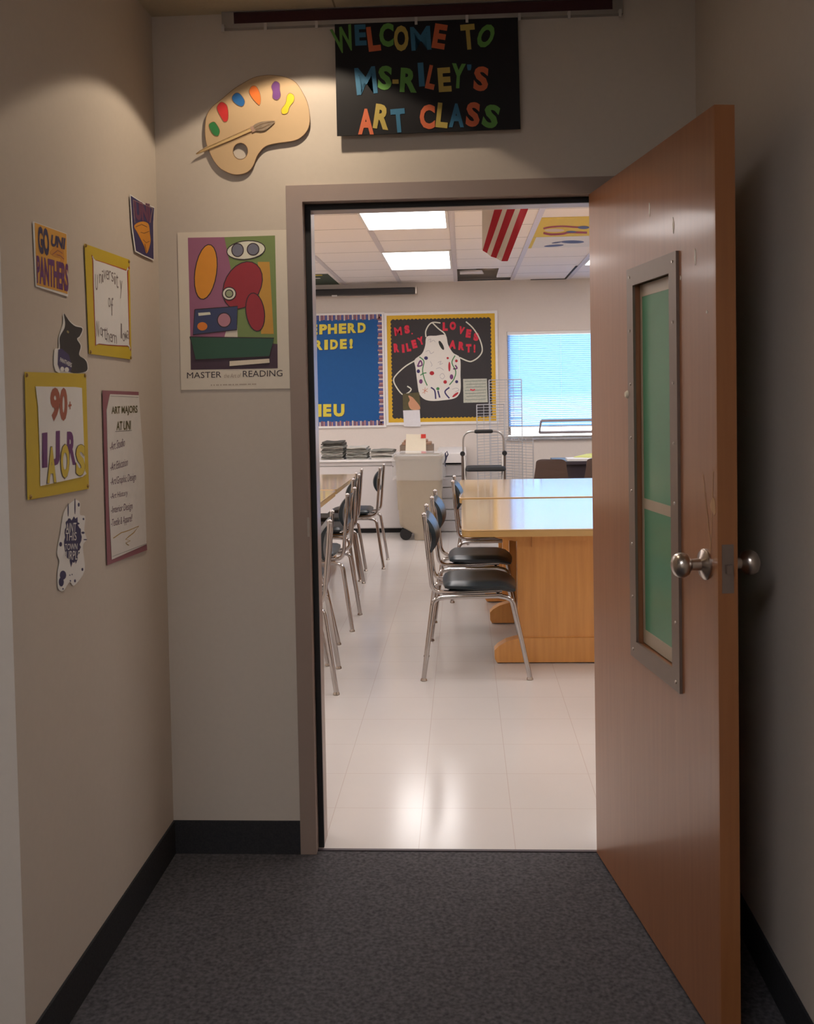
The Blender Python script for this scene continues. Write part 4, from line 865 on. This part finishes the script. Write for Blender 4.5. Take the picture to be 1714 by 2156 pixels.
def make_chair():
    t = thing('classroom_chair', (0, 0, 0), '', 'chair')
    R_ = .0125
    obj('seat', pad_slab(.10, .480, -.20, .20, .436, .060, .012), m_navy, t, smooth=True)
    # back pad: forward-bulging shell between the posts
    n, m = 14, 12; V1 = []; V2 = []
    for i in range(n+1):
        for j in range(m+1):
            u = 2*i/n-1; v = 2*j/m-1
            du = u*math.sqrt(1-.14*v*v); dv = v*math.sqrt(1-.14*u*u)
            y = du*.182; z = .722+dv*.093; e = max(abs(u), abs(v))
            base = .030+(.722-z)*.10
            V1.append(Vector((base+.003+.052*(1-abs(dv)**2.2)*(1-.25*du*du)+.004*(1-e**8), y, z))); V2.append(Vector((base-.004+.022*(1-abs(dv)**2.2), y, z)))
    idx = lambda i, j: i*(m+1)+j; f = []; B = len(V1)
    for i in range(n):
        for j in range(m): f.append((idx(i, j), idx(i+1, j), idx(i+1, j+1), idx(i, j+1))); f.append((B+idx(i, j+1), B+idx(i+1, j+1), B+idx(i+1, j), B+idx(i, j)))
    rm = [idx(i, 0) for i in range(n+1)]+[idx(n, j) for j in range(1, m+1)]+[idx(i, m) for i in range(n-1, -1, -1)]+[idx(0, j) for j in range(m-1, 0, -1)]
    for k in range(len(rm)): a, b = rm[k], rm[(k+1) % len(rm)]; f.append((a, B+a, B+b, b))
    obj('backrest', MB().add(V1+V2, f), m_navy, t, smooth=True)
    for s in (-1, 1):
        p = obj('back_post', MB().tube(fillet([(.016, s*.196, .828), (.030, s*.196, .66), (.050, s*.190, .44), (.17, s*.165, .432), (.40, s*.165, .440)], .045, 6), R_-.001, 10), m_chrome, t, smooth=True)
        obj('post_cap', MB().ball((.0155, s*.196, .830), .0135, 10), m_chrome, p, smooth=True)
        obj('side_rail', MB().tube([(.10, s*.192, .413), (.40, s*.192, .418)], R_, 10), m_chrome, t, smooth=True)
        l1 = obj('leg', MB().tube(fillet([(0, s*.222, .014), (.055, s*.196, .405), (.12, s*.192, .414)], .045, 6), R_, 10), m_chrome, t, smooth=True)
        obj('foot_glide', MB().lathe([(.015, 0), (.017, .003), (.014, .010), (.009, .018)], (0, s*.222, 0), n=12), m_steel, l1, smooth=True)
        l2 = obj('leg', MB().tube(fillet([(.53, s*.215, .014), (.45, s*.196, .405), (.38, s*.192, .418)], .05, 6), R_, 10), m_chrome, t, smooth=True)
        obj('foot_glide', MB().lathe([(.015, 0), (.017, .003), (.014, .010), (.009, .018)], (.53, s*.215, 0), n=12), m_steel, l2, smooth=True)
    obj('cross_bar', MB().tube([(.14, -.165, .428), (.14, .165, .428)], .010, 8).tube([(.38, -.192, .420), (.38, .192, .420)], .010, 8), m_chrome, t, smooth=True)
    return t
base = make_chair()
# near-rear foot position, heading (deg, 0 = facing +X)
spots = [((.262, 1.82), 0.5, 'right', 'front-most dark plastic chair with chrome legs at the right-hand table'),
         ((.275, 2.60), -1, 'right', 'second dark chair from the door at the right-hand tables'),
         ((.385, 3.62), -1, 'right', 'farthest dark chair tucked under the right-hand tables'),
         ((-.15, 1.60), 186, 'left', 'left-hand chair closest to the door frame, only its back and leg showing'),
         ((-.215, 2.83), 180, 'left', 'dark chair at the left-hand tables, next beyond the closest one'),
         ((-.300, 3.88), 180, 'left', 'dark chair in the middle of the left-hand row'),
         ((-.335, 4.40), 180, 'left', 'dark chair just behind the middle one of the left-hand row, nearly hidden by it'),
         ((-.197, 4.92), 180, 'left', 'farthest left-hand chair, standing apart from the row in front of the cabinets')]
for i, ((fx_, fy_), ang, side, lab) in enumerate(spots):
    c = base if i == 0 else copy_tree(base)
    a = math.radians(ang); s_ = -1 if side == 'right' else 1       # local y of the near-rear foot
    lx, ly = 0, s_*.222
    c.location = (fx_-(lx*math.cos(a)-ly*math.sin(a)), fy_-(lx*math.sin(a)+ly*math.cos(a)), 0); c.rotation_euler = (0, 0, a)
    c['label'] = lab; c['group'] = 'dark classroom chairs'
c = copy_tree(base); c.location = (-.79, 2.31, 0); c.rotation_euler = (0, 0, 0); c['label'] = 'dark chair turned the other way beside the door frame, only its legs showing'; c['group'] = 'dark classroom chairs'
